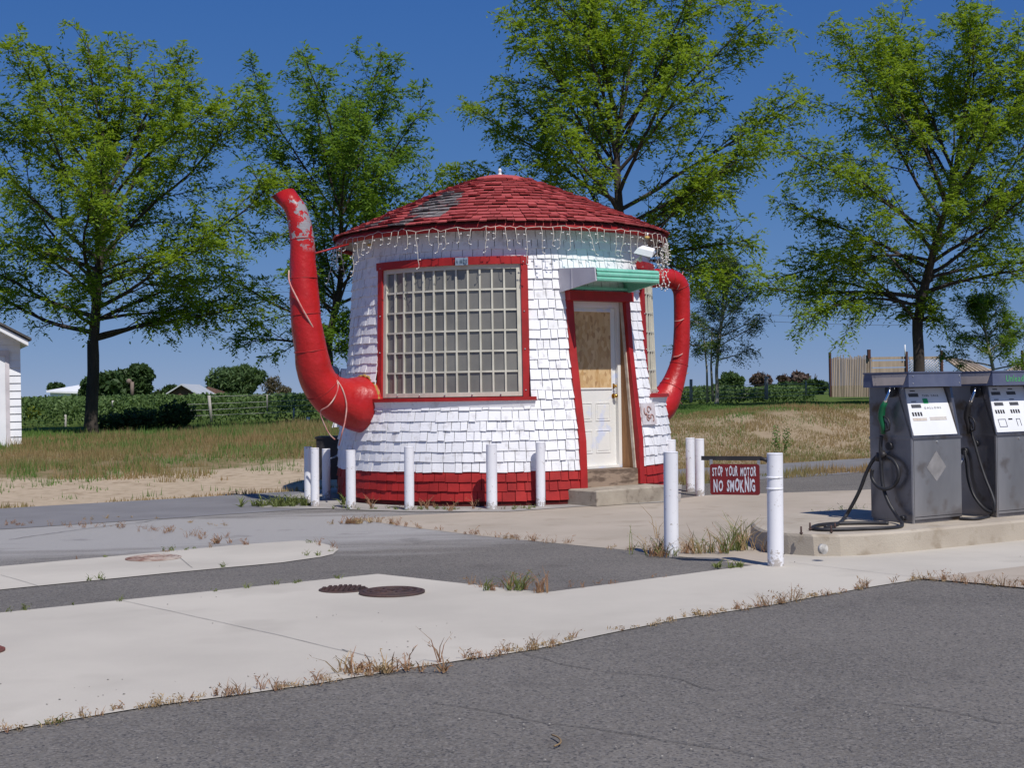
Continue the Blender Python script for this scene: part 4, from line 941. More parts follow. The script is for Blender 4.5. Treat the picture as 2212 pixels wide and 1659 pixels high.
def hose(name_label, PF_, segs, r_, par=None):
    mb = MB(); first = None
    for pts in segs:
        q, _ = smooth_path(pts, [1] * len(pts), 6); first = first or q[0]; mb.tube(q, r_, 10)
    return tag(mb.build('fuel_hose', black_rubber, origin=first), name_label, 'hose')
gz = lambda x_, y_: G(*K6(x_, y_), IZ + .016)
h1 = [hosepts(PF1, [(545, 665, .075), (538, 760, .075), (543, 900, .075), (558, 1060, .08), (600, 1180, .08), (660, 1280, .09)]) + [gz(705, 1355), gz(640, 1375), gz(420, 1385), gz(200, 1392), gz(60, 1390), gz(12, 1378), gz(60, 1358), gz(200, 1345), gz(420, 1340), gz(600, 1342)],
      hosepts(PF1, [(570, 825, .03), (520, 820, .05), (470, 870, .07), (425, 960, .09), (380, 1080, .11), (320, 1200, .13)]) + [gz(255, 1305), gz(200, 1352), gz(110, 1372)],
      hosepts(PF1, [(575, 822, .04), (635, 855, .05), (672, 920, .06), (675, 990, .06), (640, 1050, .06), (570, 1078, .1), (505, 1045, .1), (470, 985, .1), (475, 925, .1)])]
hose('long black hose coiled on the island beneath the left pump', PF1, h1, .0175)
h2 = [hosepts(PF2, [(1225, 585, .07), (1245, 660, .07), (1270, 740, .07), (1310, 880, .07), (1350, 1000, .075), (1395, 1110, .08), (1418, 1190, .09), (1410, 1250, .1), (1370, 1290, .11)]) + [G(*K6(1300, 1305), IZ + .016), G(*K6(1220, 1308), IZ + .016), G(*K6(1150, 1305), IZ + .016)],
      hosepts(PF2, [(1190, 780, .02), (1200, 860, .03), (1215, 1000, .03), (1260, 1130, .03), (1340, 1230, .03), (1400, 1260, .03)])]
hose('black hose hanging down the side of the right pump', PF2, h2, .015)
mb = MB()
for (PF_, x_, y_, r_) in ((PF1, 610, 745, .036), (PF1, 712, 1303, .024), (PF2, 1190, 785, .036), (PF2, 1280, 725, .03)):
    c_ = side_pt(PF_, K6, x_, y_, .0); mb = MB(); mb.tube([c_ + AD * .01, c_ - AD * .022], r_, 14); mb.build('fitting', black_rubber, p1 if PF_ is PF1 else p2)
for (a, b_) in (((528, 800), (520, 860)), ((570, 830), (545, 790))):
    c_ = side_pt(PF1, K6, *a, .06); d_ = side_pt(PF1, K6, *b_, .06); mb = MB(); mb.tube([c_, d_], .03, 10); mb.build('swivel', dark_metal, p1)
mb = MB(); mb.tube([side_pt(PF2, K6, 1180, 840, .05), side_pt(PF2, K6, 1155, 885, .07), side_pt(PF2, K6, 1138, 910, .08)], .012, 8); mb.build('hook', steel, p2)

# ------------------------------------------------------------------ foliage tools
def unit(n, rg):
    v = rg.normal(size=(n, 3)); return v / np.linalg.norm(v, axis=1)[:, None]
def diamonds(c, U, V): return np.stack([c - U, c + V, c + U, c - V], axis=1).reshape(-1, 3)
def fronds(c, dirs, L, nl, rg, lw=.3, droop=.6, jit=.0):
    """pinnate leaf sprays: at every c a stem along dirs with leaflets either side"""
    n = len(c); out = []
    side = np.cross(dirs, np.array([0, 0, 1.0])); side /= np.linalg.norm(side, axis=1)[:, None] + 1e-6
    for k in range(nl):
        t = (k + .6) / nl; pos = c + dirs * (L * t)[:, None]; pos[:, 2] -= droop * L * t * t
        s = 1 if k % 2 else -1; d = dirs * .55 + side * s * .8; d[:, 2] -= .35 * t; d += rg.normal(size=(n, 3)) * .22; d /= np.linalg.norm(d, axis=1)[:, None]
        ll = L * rg.uniform(.19, .30, n) * (1.1 - .4 * t); w = np.cross(d, rg.normal(size=(n, 3)) * .5 + np.array([0, 0, 1.0])); w /= np.linalg.norm(w, axis=1)[:, None] + 1e-6
        out.append(diamonds(pos + d * (ll * .9)[:, None], d * ll[:, None], w * (ll * lw)[:, None]))
    return np.concatenate(out)
def inside(p, ells):
    return any(((p.x - c[0]) / q[0]) ** 2 + ((p.y - c[1]) / q[1]) ** 2 + ((p.z - c[2]) / q[2]) ** 2 < 1 for c, q in ells)
def reach(p, d, ells, lim):
    t, last = .2, .25
    while t < lim:
        if inside(p + d * t, ells): last = t
        t += .15
    return last
def stick(mb, pts, r0, r1):
    ns = 10 if r0 > .07 else 6 if r0 > .025 else 4 if r0 > .010 else 3
    mb.tube(pts, [r0 + (r1 - r0) * k / (len(pts) - 1) for k in range(len(pts))], ns, cap=False)
def tree(name, label, cat, seed, base, fork, ells, nlimb, rtrunk, leaf, barkm, Lf=.29, nl=8, per=2, group=None, lead=.45, n2=9, n3=5, sp=.155, droop=.08, stems=4):
    """fan-shaped crown: leaders and ascending limbs reach out to the crown outline, side branches and leafy twigs along them"""
    R_ = random.Random(seed); rg = np.random.default_rng(seed + 50); o = empty(name, base, label, cat, group); mb = MB(); tips = []
    base, fork = Vector(base), Vector(fork); c0 = Vector(ells[0][0]); top = c0.z + ells[0][1][2]
    def grow(p, d, L, curve, wob):
        n = max(3, int(L / .22)); pts = [p.copy()]; s_ = L / n; d = d.normalized(); ph = R_.uniform(0, 6)
        for k in range(n):
            d = (d + Vector((R_.gauss(0, wob), R_.gauss(0, wob), R_.gauss(0, wob) + curve * s_))).normalized(); p = p + d * s_; pts.append(p.copy())
        return pts
    def at(pts, t): x = t * (len(pts) - 1); i = min(int(x), len(pts) - 2); return pts[i].lerp(pts[i + 1], x - i), (pts[i + 1] - pts[i]).normalized()
    def side(d, ang, az):
        x = d.orthogonal().normalized(); y = d.cross(x); return (d * cos(ang) + (x * cos(az) + y * sin(az)) * sin(ang)).normalized()
    def twigs(pts, L, n):
        az = R_.uniform(0, 6)
        for k in range(n):
            t = .12 + .88 * (k + R_.random()) / n; p, d = at(pts, min(t, 1)); az += 2.4; q = side(d, R_.uniform(.4, .95), az); q.z = q.z * .75 + .10
            l = L * R_.uniform(.5, 1.1) * (1.1 - .4 * t); tw = grow(p, q, l, -.12, .10); stick(mb, tw, .0065, .003)
            m = max(2, int(l / sp))
            for j in range(m): tips.append(at(tw, .2 + .8 * (j + .5) / m))
        m = max(2, int(len(pts) * .22 / sp * .5))
        for j in range(m): tips.append(at(pts, .35 + .65 * (j + .5) / m))
    def limb(p, d, L, r0, curve):
        pts = grow(p, d, L, curve, .055); stick(mb, pts, r0, .010); az = R_.uniform(0, 6); n = max(3, int(n2 * L / 3.2))
        for k in range(n):
            t = .18 + .8 * (k + R_.random() * .8) / n; q, dd = at(pts, t); az += 2.4; e = side(dd, R_.uniform(.35, .8), az); e.z = e.z * .8 + .12
            l = min(max(.35, L * .38 * (1.15 - .75 * t) * R_.uniform(.6, 1.4)), reach(q, e, ells, L * .6) + .25); b_ = grow(q, e, l, .03 - droop, .075); stick(mb, b_, max(.008, r0 * .38 * (1 - .6 * t)), .005); twigs(b_, .42, max(3, int(n3 * l / .9)))
        twigs(pts[len(pts) // 2:], .42, 5)
    # trunk and leader
    tr = [base.lerp(fork, k / 6) + Vector((sin(k * .9 + seed) * .03, 0, 0)) * (k / 6) for k in range(7)]
    mb.tube(tr, [rtrunk * (1.3, 1.06, 1, .97, .94, .92, .9)[k] for k in range(7)], 14, cap=False, wob=.06)
    ltop = Vector((c0.x + R_.gauss(0, .1), c0.y, fork.z + (top - fork.z) * lead)); ld = grow(fork, ltop - fork, (ltop - fork).length, 0, .03); stick(mb, ld, rtrunk * .88, rtrunk * .42)
    H_ = (ltop - fork).length
    for k in range(nlimb):
        f = (k + .5 * R_.random()) / nlimb; p, d = at(ld, min(.97, f ** 1.1)); az = k * 2.4 + R_.uniform(-.4, .4); el = .10 + 1.0 * f + R_.uniform(-.12, .12)
        d = Vector((cos(az) * cos(el), sin(az) * cos(el), sin(el))); L = min(reach(p, d, ells, 9) * R_.uniform(.92, 1.14), 6.5); limb(p, d, L, rtrunk * (.42 - .12 * f), .045 - .05 * f if el < .8 else .01)
    for k in range(stems):
        az = k * 2 * pi / stems + R_.uniform(-.5, .5); el = R_.uniform(1.15, 1.45); d = Vector((cos(az) * cos(el), sin(az) * cos(el), sin(el))); p = ld[-1]; L = reach(p, d, ells, 9) * R_.uniform(.9, 1.05); limb(p, d, L, rtrunk * .34, 0)
    for c, q in ells[1:]:          # extra limbs reaching into each side lobe
        for k in range(max(2, int(q[0] * 1.3))):
            tgt = Vector(c) + Vector((R_.uniform(-.6, .6) * q[0], R_.uniform(-.6, .6) * q[1], R_.uniform(-.3, .7) * q[2])); p, _ = at(ld, R_.uniform(0, .55)) if R_.random() < .8 else at(tr, .93)
            if tgt.z < fork.z + .4: p, _ = at(ld, R_.uniform(0, .15))
            d = tgt - p; limb(p, d + Vector((0, 0, .25 * d.length)), d.length * 1.12, rtrunk * .3, -.11)
    mb.build('trunk', barkm, o)
    c = np.array([t[0] for t in tips]); d = np.array([t[1] for t in tips]); c = np.repeat(c, per, 0); d = np.repeat(d, per, 0); m = len(c)
    c += rg.normal(size=(m, 3)) * .035; dd = d * .6 + rg.normal(size=(m, 3)) * .55 + np.array([0, 0, .05]); dd /= np.linalg.norm(dd, axis=1)[:, None]
    V = fronds(c, dd, Lf * rg.uniform(.6, 1.25, m), nl, rg, lw=.34, droop=.6); nmesh('crown', V, 4, leaf, o); print('TREE', label[:20], len(tips), len(V) // 4); return o
def blob(seed, c, r_, n, size, rg=None, lw=.5, shell=.45, freq=1.0, cut=-.3):
    rg = np.random.default_rng(seed); v = unit(n * 2, rg) * (rg.random((n * 2, 1)) ** shell); nn_ = np.array([noise.noise(Vector(q * 1.6 * freq + seed)) for q in v])
    v = v * (1 + .35 * nn_)[:, None]; v = v[nn_ > cut][:n]; p = np.array(c) + v * np.array(r_); m = len(p); d = unit(m, rg); w = np.cross(d, unit(m, rg)); w /= np.linalg.norm(w, axis=1)[:, None] + 1e-6
    s = size * rg.uniform(.6, 1.4, m); return diamonds(p, d * s[:, None], w * (s * lw)[:, None])
loc_leaf = leafmat('honeylocust_leaf', (.27, .36, .034), (.21, .31, .032), (.14, .24, .026), .5)
loc_leaf2 = leafmat('honeylocust_leaf_deep', (.20, .31, .04), (.15, .26, .036), (.10, .19, .028), .5)
asp_leaf = leafmat('aspen_leaf', (.16, .22, .08), (.10, .17, .04), (.07, .13, .035), .4)
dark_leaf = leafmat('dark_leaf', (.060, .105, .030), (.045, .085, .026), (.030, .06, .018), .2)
vine_leaf = leafmat('vine_leaf', (.13, .20, .06), (.10, .165, .05), (.07, .12, .038), .25, 2.5)
willow_leaf = leafmat('willow_leaf', (.11, .17, .06), (.09, .14, .05), (.06, .11, .04), .3)
red_leaf = leafmat('purple_leaf', (.15, .10, .085), (.12, .08, .07), (.09, .07, .055), .25)
def E(u, v, ru, rv, Y, ry): c = P(u, v, Y); k = Y / F; return ((c.x, c.y, c.z), (ru * k, ry, rv * k))

# ------------------------------------------------------------------ the row of honeylocusts
GT = 'honeylocust trees behind the building'
Y1 = 35.0
b = P(196, 930, Y1); b.z = H(b.x, b.y)
tree('honeylocust_tree', 'broad tree at the left with a thick straight dark trunk, beside the white shed', 'tree', 11, b, P(202, 735, Y1),
     [E(240, 390, 385, 345, Y1, 3.4), E(370, 600, 250, 140, Y1, 2.6), E(0, 600, 130, 120, Y1, 2.4), E(440, 715, 150, 65, Y1, 1.6)], 21, .150, loc_leaf, bark, group=GT)
Y2 = 37.0
b = P(714, 915, Y2); b.z = H(b.x, b.y)
tree('honeylocust_tree', 'narrower tree rising behind the red spout', 'tree', 22, b, P(708, 760, Y2),
     [E(740, 370, 220, 290, Y2, 2.6), E(600, 650, 160, 125, Y2, 2.2), E(800, 470, 155, 200, Y2, 2.2)], 22, .115, loc_leaf2, bark, group=GT)
Y3 = 34.5
b = P(1345, 905, Y3); b.z = H(b.x, b.y)
tree('honeylocust_tree', 'tallest tree directly behind the red roof, its crown leaving the top of the photo', 'tree', 35, b, P(1345, 560, Y3),
     [E(1350, 215, 385, 300, Y3, 3.2), E(1530, 400, 190, 150, Y3, 2.5), E(1130, 330, 170, 110, Y3, 2), E(1570, 620, 110, 85, Y3, 1.6)], 20, .14, loc_leaf, bark, group=GT)
Y4 = 37.5
b = P(1985, 872, Y4); b.z = H(b.x, b.y)
tree('honeylocust_tree', 'large tree at the right with its dark trunk rising behind the pumps', 'tree', 44, b, P(1984, 690, Y4),
     [E(2040, 330, 390, 335, Y4, 3.4), E(1830, 520, 210, 160, Y4, 2.6), E(2180, 560, 180, 110, Y4, 2.6), E(1760, 690, 160, 45, Y4, 1.5)], 24, .15, loc_leaf, bark, group=GT)
# slim young trees
Y5 = 42.0; b = P(1548, 868, Y5); b.z = H(b.x, b.y)
tree('aspen_tree', 'slim pale trunked young tree to the right of the red handle', 'tree', 51, b, P(1550, 780, Y5), [E(1562, 695, 85, 110, Y5, 1.0), E(1560, 610, 60, 60, Y5, .8)], 20, .05, asp_leaf, pale_bark, Lf=.20, nl=6, per=3, n2=8, lead=.7, sp=.12)
b2 = P(1528, 870, Y5 + .2); mb = MB(); mb.tube([b2, P(1527, 800, Y5), P(1520, 720, Y5)], [.035, .028, .015], 8); mb.tube([P(1540, 868, Y5 + .1), P(1536, 790, Y5 + .1), P(1538, 710, Y5)], [.04, .03, .015], 8)
tag(mb.build('sapling_stems', pale_bark, origin=b2), 'pair of thin pale stems beside the slim young tree', 'sapling')
Y6 = 41.0; b = P(2146, 860, Y6); b.z = H(b.x, b.y)
tree('young_tree', 'small bright green tree with pale trunk above the gap between the pumps', 'tree', 62, b, P(2146, 800, Y6), [E(2120, 735, 85, 85, Y6, 1.0), E(2160, 750, 60, 70, Y6, 1.0)], 12, .06, leafmat('bright_leaf', (.20, .30, .04), (.15, .24, .03), (.10, .18, .02), .5), pale_bark, Lf=.22, nl=7, per=3, n2=8, lead=.7, sp=.12)

# ------------------------------------------------------------------ vineyard
rg = np.random.default_rng(5); Vs = []
for j in range(15):
    yy = 45.5 + j * 2.3 + (j * j) * .16
    n_ = 15000 if j < 2 else 4600; s_ = rg.uniform(-1, 1, n_); xs_ = s_ * (yy * .40)
    hgt = .95 + .22 * np.array([noise.noise(Vector((x_ * .8, j * 3.1, 0))) for x_ in xs_]) + .12 * np.array([noise.noise(Vector((x_ * 3, j, 5))) for x_ in xs_])
    keep_ = xs_ / yy < .212; xs_, hgt = xs_[keep_], hgt[keep_]; n_ = len(xs_); y_ = yy + .34 * xs_ * .3 + rg.normal(size=n_) * .28
    base_z = np.array([H(a, b_) for a, b_ in zip(xs_, y_)]); hgt = (1.47 - .09 * (xs_ + 16) / 30) - base_z + (hgt - .95) * .8; z_ = rg.random(n_) ** (.6 if j < 2 else .35) * hgt; p = np.stack([xs_, y_, base_z + z_ - .02 * j * 0], 1); d = unit(n_, rg); w = np.cross(d, unit(n_, rg)); w /= np.linalg.norm(w, axis=1)[:, None]
    sz = rg.uniform(.035, .075, n_) * (1 if j < 2 else 1.5 + .03 * j); Vs.append(diamonds(p, d * sz[:, None], w * (sz * .6)[:, None]))
tag(nmesh('vineyard', np.concatenate(Vs), 4, vine_leaf), 'dense low green vineyard filling the field behind the trees', 'vineyard', kind='stuff')
# tall grass along its front edge
def blades(cx, cy, cz, h, rg, w=.012, lean=.35, nb=1):
    n = len(cx); a = rg.uniform(0, 2 * pi, n); l = rg.uniform(.05, lean, n) * h; p0 = np.stack([cx, cy, cz], 1); tip = p0 + np.stack([np.cos(a) * l, np.sin(a) * l, h], 1); a2 = rg.uniform(0, pi, n); s_ = np.stack([np.cos(a2), np.sin(a2) * .5, 0 * a2], 1) * w
    return np.stack([p0 - s_, p0 + s_, tip], axis=1).reshape(-1, 3)
def scatter_band(n, d0, d1, x0, x1, hlo, hhi, seed, w=.012, maskf=None, lean=.4):
    rg = np.random.default_rng(seed); s_ = rg.uniform(-14, 30, n * 3); d = d0 + (d1 - d0) * rg.random(n * 3); x_ = L0.x + LD.x * s_ + LN.x * d; y_ = L0.y + LD.y * s_ + LN.y * d
    ok = (x_ > x0) & (x_ < x1) & (np.abs(x_ / y_) < .40) & (y_ < 60); x_, y_, d = x_[ok], y_[ok], d[ok]
    if maskf is not None: m = np.array([maskf(a, b_, c_2) for a, b_, c_2 in zip(x_, y_, d)]); x_, y_ = x_[m], y_[m]
    x_, y_ = x_[:n], y_[:n]; z_ = np.array([H(a, b_) for a, b_ in zip(x_, y_)]) - .01
    hm = np.array([.95 + 1.1 * noise.noise(Vector((a * .9, b_ * .9, seed))) + .5 * noise.noise(Vector((a * 3.5, b_ * 3.5, seed))) for a, b_ in zip(x_, y_)]).clip(.3, 1.9)
    return blades(x_, y_, z_, rg.uniform(hlo, hhi, len(x_)) * hm, rg, w, lean)
nn3 = lambda a, b_, f, s_: noise.noise(Vector((a * f, b_ * f, s_)))
def gmat(name, c1, c2, c3, scale=1.5): return leafmat(name, c1, c2, c3, .25, scale)
dry_g = gmat('dry_grass', (.35, .23, .12), (.14, .19, .06), (.24, .17, .08), .6)
green_g = gmat('green_grass', (.11, .20, .045), (.16, .23, .065), (.08, .15, .03))
tag(nmesh('dry_grass', np.concatenate([
    scatter_band(60000, 2.2, 12, -12, 3, .05, .19, 1, .008, lambda a, b_, d: d + 3.2 * nn3(a, b_, .35, 1) + 2.8 * nn3(a, b_, 1.6, 3) > 5.0),
    scatter_band(60000, .1, 5.2, 1, 13, .03, .11, 2, .008, lambda a, b_, d: nn3(a, b_, 1.1, 2) + .25 * (1 if d < 2 else 0) + .3 * nn3(a, b_, 4, 8) > -.30),
    scatter_band(9000, -3.3, -2.3, 2, 13, .04, .16, 3, .010, lambda a, b_, d: nn3(a, b_, .7, 7) > -.2),
    scatter_band(1800, 0.02, .35, -12, 12, .02, .08, 33, .010, lambda a, b_, d: nn3(a, b_, 1.2, 7) > 0)]), 3, dry_g), 'brown and reddish dry grass covering the bank', 'grass', kind='stuff')
tag(nmesh('green_grass', np.concatenate([
    scatter_band(26000, 2.6, 12, -12, 3, .06, .19, 4, .008, lambda a, b_, d: nn3(a, b_, .5, 11) + .5 * nn3(a, b_, 2, 1) > .0 and d + 2.4 * nn3(a, b_, 1.2, 9) > 3.6),
    scatter_band(6500, .2, 4.5, -12, 1, .03, .12, 5, .009, lambda a, b_, d: nn3(a, b_, 1.6, 5) + .3 * nn3(a, b_, 5, 5) > .28),
    scatter_band(9000, .2, 5, 1, 13, .03, .12, 61, .008, lambda a, b_, d: nn3(a, b_, .8, 13) > .02), scatter_band(30000, 3.9, 12, 2, 16, .03, .07, 6, .014), scatter_band(20000, 9, 19, -16, 3, .04, .13, 8, .016)]), 3, green_g), 'green grass tufts on the bank and the lawn beyond', 'grass', kind='stuff')
# shade-loving tall grass at vineyard foot, and bushes
bu = [(325, 893, 90, 30, 36.5, 2300, 'dark green bush in the tree shade right of the left trunk', dark_leaf), (60, 880, 5, 5, 60, 0, '', dark_leaf)]
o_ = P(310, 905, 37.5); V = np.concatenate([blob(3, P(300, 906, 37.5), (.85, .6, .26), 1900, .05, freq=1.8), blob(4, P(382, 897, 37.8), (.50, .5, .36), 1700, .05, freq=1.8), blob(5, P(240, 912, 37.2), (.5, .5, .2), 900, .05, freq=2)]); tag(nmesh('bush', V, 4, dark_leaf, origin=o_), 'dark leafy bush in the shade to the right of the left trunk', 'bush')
def far_tree(name, label, parts, Y, leaf, seed, size=.16, n=2600, trunk=None, barkm=bark, lw=.5, cut=-.3):
    u, v = parts[0][0], parts[0][1]; g = P(u, v, Y); g.z = H(g.x, g.y); o = empty(name, g, label, 'tree'); V = []
    for k, (a, b_, ru, rv) in enumerate(parts):
        c = P(a, b_, Y); V.append(blob(seed + k, c, (ru * Y / F, ru * Y / F * .8, rv * Y / F), n, size, lw=lw, cut=cut))
    nmesh('crown', np.concatenate(V), 4, leaf, o); c = P(u, v, Y); mb = MB(); mb.tube([g, g.lerp(c, .7), c], [.02 * (trunk or 10), .015 * (trunk or 10), .05], 8)
    for k in range(5): mb.tube([g.lerp(c, .6), c + Vector((cos(k * 1.3) * parts[0][2] * Y / F * .6, 0, sin(k * 2.2) * .4 + .4))], [.06, .02], 5)
    mb.build('trunk', barkm, o)
far_tree('shade_tree', 'big round dark green tree far off, right one of the pair behind the left trunk', [(287, 828, 38, 34), (300, 812, 30, 22)], 115, dark_leaf, 70, .28, 2600)
far_tree('shade_tree', 'lower spreading dark green tree in the distance directly behind the left trunk', [(230, 836, 45, 30), (205, 848, 30, 24)], 112, dark_leaf, 75, .28, 2600)
far_tree('conifer_tree', 'tiny dark tree peeking over the pale roof at the far left', [(122, 838, 17, 9)], 160, dark_leaf, 78, .35, 700)
far_tree('small_tree', 'low dark tree against the left gable of the distant barn', [(412 - 70, 858, 18, 9), (368, 846, 14, 12)], 118, dark_leaf, 80, .28, 900)
far_tree('willow_tree', 'soft grey green willow in the distance right of the barn', [(505, 826, 60, 34), (530, 815, 40, 24)], 120, willow_leaf, 82, .26, 3200, lw=.25)
far_tree('sparse_tree', 'sparse brownish tree between the willow and the spout', [(588, 836, 22, 24), (615, 848, 14, 14)], 122, leafmat('sparse_leaf', (.16, .14, .08), (.12, .10, .06), (.09, .08, .05), .2), 84, .2, 750, lw=.2)
far_tree('round_bush_tree', 'green rounded tree low behind the pale stems of the young tree', [(1578, 832, 28, 26), (1556, 845, 20, 16)], 75, willow_leaf, 86, .17, 1500)
far_tree('plum_tree', 'left of two distant trees with purplish leaves', [(1645, 822, 22, 15)], 110, red_leaf, 88, .22, 700, cut=-.1)
far_tree('plum_tree', 'right and wider of two distant trees with purplish leaves', [(1715, 822, 38, 16)], 110, red_leaf, 89, .22, 1200, cut=-.1)
far_tree('dark_shrub_tree', 'dark green shrub tree against the left end of the stockade', [(1757, 836, 30, 14), (1700, 838, 40, 8)], 80, dark_leaf, 90, .18, 1500)
mb_ = P(95, 893, 44); tag(nmesh('mustard_bush', blob(9, P(71, 892, 44.5), (.22, .2, .22), 300, .05), 4, leafmat('yellow_bloom', (.4, .38, .05), (.3, .32, .04), (.16, .24, .03)), origin=mb_), 'yellow flowering weed beside the white shed', 'bush')

# ------------------------------------------------------------------ distant buildings
def barn():
    Y = 105; a, ap, bL, bR, e2 = P(356, 866, Y), P(394, 834, Y), P(356, 858, Y), P(432, 866, Y), P(456, 864, Y + 12)
    o = empty('barn', P(394, 872, Y), 'distant brown board barn with pale metal gable roof', 'barn'); zb = 0.6
    lx, rx, Yb = P(354, 860, Y).x, P(434, 860, Y).x, Y + 9; mx = ap.x; ze = P(356, 859, Y).z; za = ap.z; sh = P(431, 836, Yb).x - ap.x
    mb = MB(); mb.poly([(lx, Y, zb), (rx, Y, zb), (rx, Y, ze), (mx, Y, za), (lx, Y, ze)]); mb.quad((rx, Y, zb), (rx + 1, Yb, zb), (rx + 1, Yb, ze), (rx, Y, ze)); mb.quad((lx, Yb, zb), (lx, Y, zb), (lx, Y, ze), (lx, Yb, ze)); mb.poly([(lx, Yb, zb), (lx, Yb, ze), (mx, Yb, za), (rx + 1, Yb, ze), (rx + 1, Yb, zb)])
    mb.build('wall', M('barn_boards', (.15, .085, .06), (.10, .06, .045), 2, rough=.9, stretch=(4, 1, .3)), o)
    mb = MB()
    for (x0_, z0_, x1_, z1_) in ((lx - .3, ze - .12, mx, za + .06), (mx, za + .06, rx + .35, ze - .12)):
        mb.hexa([(x0_, Y - .4, z0_), (x1_, Y - .4, z1_), (x1_ + sh, Yb, z1_), (x0_ + sh, Yb, z0_), (x0_, Y - .4, z0_ + .1), (x1_, Y - .4, z1_ + .1), (x1_ + sh, Yb, z1_ + .1), (x0_ + sh, Yb, z0_ + .1)])
    mb.build('roof', M('pale_metal_roof', (.50, .52, .53), (.42, .44, .46), 1.5, rough=.5), o)
barn()
Y = 150; a, b_ = P(100, 848, Y), P(186, 842, Y)
o = empty('low_shed', P(143, 860, Y), 'long low pale roof showing over the vines at the far left', 'shed'); mb = MB(); mb.hexa([(a.x, Y, a.z), (b_.x, Y, a.z - .2), (b_.x, Y + 10, b_.z + .5), (a.x + 1, Y + 10, b_.z + .5), (a.x, Y, a.z + .2), (b_.x, Y, a.z), (b_.x, Y + 10, b_.z + .7), (a.x + 1, Y + 10, b_.z + .7)]); mb.build('roof', siding_white, o)
mb = MB(); mb.box(lambda p, q, s: (p, q, s), (a.x + .3, b_.x - .3), (Y + .3, Y + 9), (.5, a.z)); mb.build('wall', siding_white, o)
# white shed at the left
Y = 29.5; co = P(47, 952, Y); zb = H(co.x, co.y) - .1
shed = empty('white_shed', (co.x - 1.5, co.y, zb), 'white clapboard shed with dark gable roof edge at the left border', 'shed')
ax1 = Vector((-.92, -.39, 0)).normalized(); ax2 = Vector((-.39, .92, 0)).normalized(); SF = lambda a, b_, z_: Vector((co.x, co.y, 0)) + ax1 * a + ax2 * b_ + Vector((0, 0, z_))
ztop = P(45, 735, Y).z; mb = MB(); n_ = int((ztop - zb) / .155)
for i in range(n_ + 1):
    z0_ = zb + i * .155; z1_ = min(z0_ + .155, ztop + .02)
    mb.hexa([SF(.0, -.0, z0_), SF(3.6, -.0, z0_), SF(3.6, .1, z0_), SF(.0, .1, z0_), SF(.0, .022, z1_), SF(3.6, .022, z1_), SF(3.6, .1, z1_), SF(.0, .1, z1_)])
mb.hexa([SF(0, .03, ztop), SF(3.6, .03, ztop), SF(3.6, .1, ztop), SF(0, .1, ztop), SF(1.8, .03, ztop + .85), SF(1.81, .03, ztop + .85), SF(1.81, .1, ztop + .85), SF(1.8, .1, ztop + .85)])
mb.box(SF, (.0, 3.6), (.1, 4), (zb, ztop)); mb.build('wall', siding_white, shed)
mb = MB(); mb.box(SF, (.30, 2.9), (-.03, .0), (zb, P(10, 770, Y).z)); d_o = mb.build('garage_door', siding_white, shed)
mb = MB(); mb.box(SF, (.22, .299), (-.045, .0), (zb, P(10, 765, Y).z)); mb.box(SF, (.22, 2.9), (-.05, -.0), (P(10, 770, Y).z, P(10, 757, Y).z)); mb.build('door_trim', M('trim_pinkish', (.62, .58, .60)), shed)
mb = MB(); e0, e1 = P(75, 736, Y - .3), P(-20, 680, Y - .3); aa, ab = -.12, 1.85; za_, zb_ = e0.z, e0.z + (ab - aa) * .56
mb.hexa([SF(aa, -.45, za_ - .10), SF(ab, -.45, zb_ - .10), SF(ab, 4.2, zb_ - .10), SF(aa, 4.2, za_ - .10), SF(aa, -.45, za_), SF(ab, -.45, zb_), SF(ab, 4.2, zb_), SF(aa, 4.2, za_)]); mb.build('roof_board', siding_white, shed)
mb = MB(); mb.hexa([SF(aa - .06, -.5, za_ + .002), SF(ab, -.5, zb_ + .002), SF(ab, 4.25, zb_ + .002), SF(aa - .06, 4.25, za_ + .002), SF(aa - .06, -.5, za_ + .05), SF(ab, -.5, zb_ + .05), SF(ab, 4.25, zb_ + .05), SF(aa - .06, 4.25, za_ + .05)]); mb.build('roofing', M('dark_roofing', (.06, .055, .055), (.10, .09, .085), 9, rough=.9), shed)

# ------------------------------------------------------------------ fences
wood_old = M('weathered_wood', (.46, .37, .29), (.32, .25, .19), 1.5, rough=.9, stretch=(6, 6, .5), island=.22)
post_red = M('rusty_post', (.09, .035, .028), (.06, .03, .025), 4, rough=.9)
Yf = 53.0
def fbox(mb, x0_, y0_, x1_, y1_, Yq, dy=.06): a, b_ = P(*KR(x0_, y0_), Yq), P(*KR(x1_, y1_), Yq); mb.box(lambda p, q, s: (p, q, s), (min(a.x, b_.x), max(a.x, b_.x)), (Yq, Yq + dy), (min(a.z, b_.z), max(a.z, b_.z)))
fo = empty('stockade_fence', P(*KR(1130, 535), Yf), 'tall stockade of grey brown upright sticks behind the left pump', 'fence'); mb = MB(); x_ = 1020; r4 = random.Random(2)
while x_ < 1268: w_ = r4.uniform(7, 12); fbox(mb, x_ - 1, 290 + r4.uniform(-14, 12), x_ + w_ - .6, 540, Yf + r4.uniform(-.04, .04), .05); fbox(mb, x_ + w_ - 3, 300 + r4.uniform(-8, 8), x_ + w_ + 3, 540, Yf + .1, .03); x_ += w_
mb.build('pickets', wood_old, fo); mb = MB(); fbox(mb, 1003, 262, 1020, 540, Yf - .1, .15); mb.build('post', post_red, fo)
mb = MB(); fbox(mb, 1243, 245, 1261, 300, Yf - .1, .15); fbox(mb, 1243, 300.5, 1261, 540, Yf + .1, .12); mb.build('post', post_red, fo)
fo = empty('rail_fence', P(*KR(1370, 535), Yf), 'weathered horizontal plank fence between the stockade and the lattice', 'fence'); mb = MB()
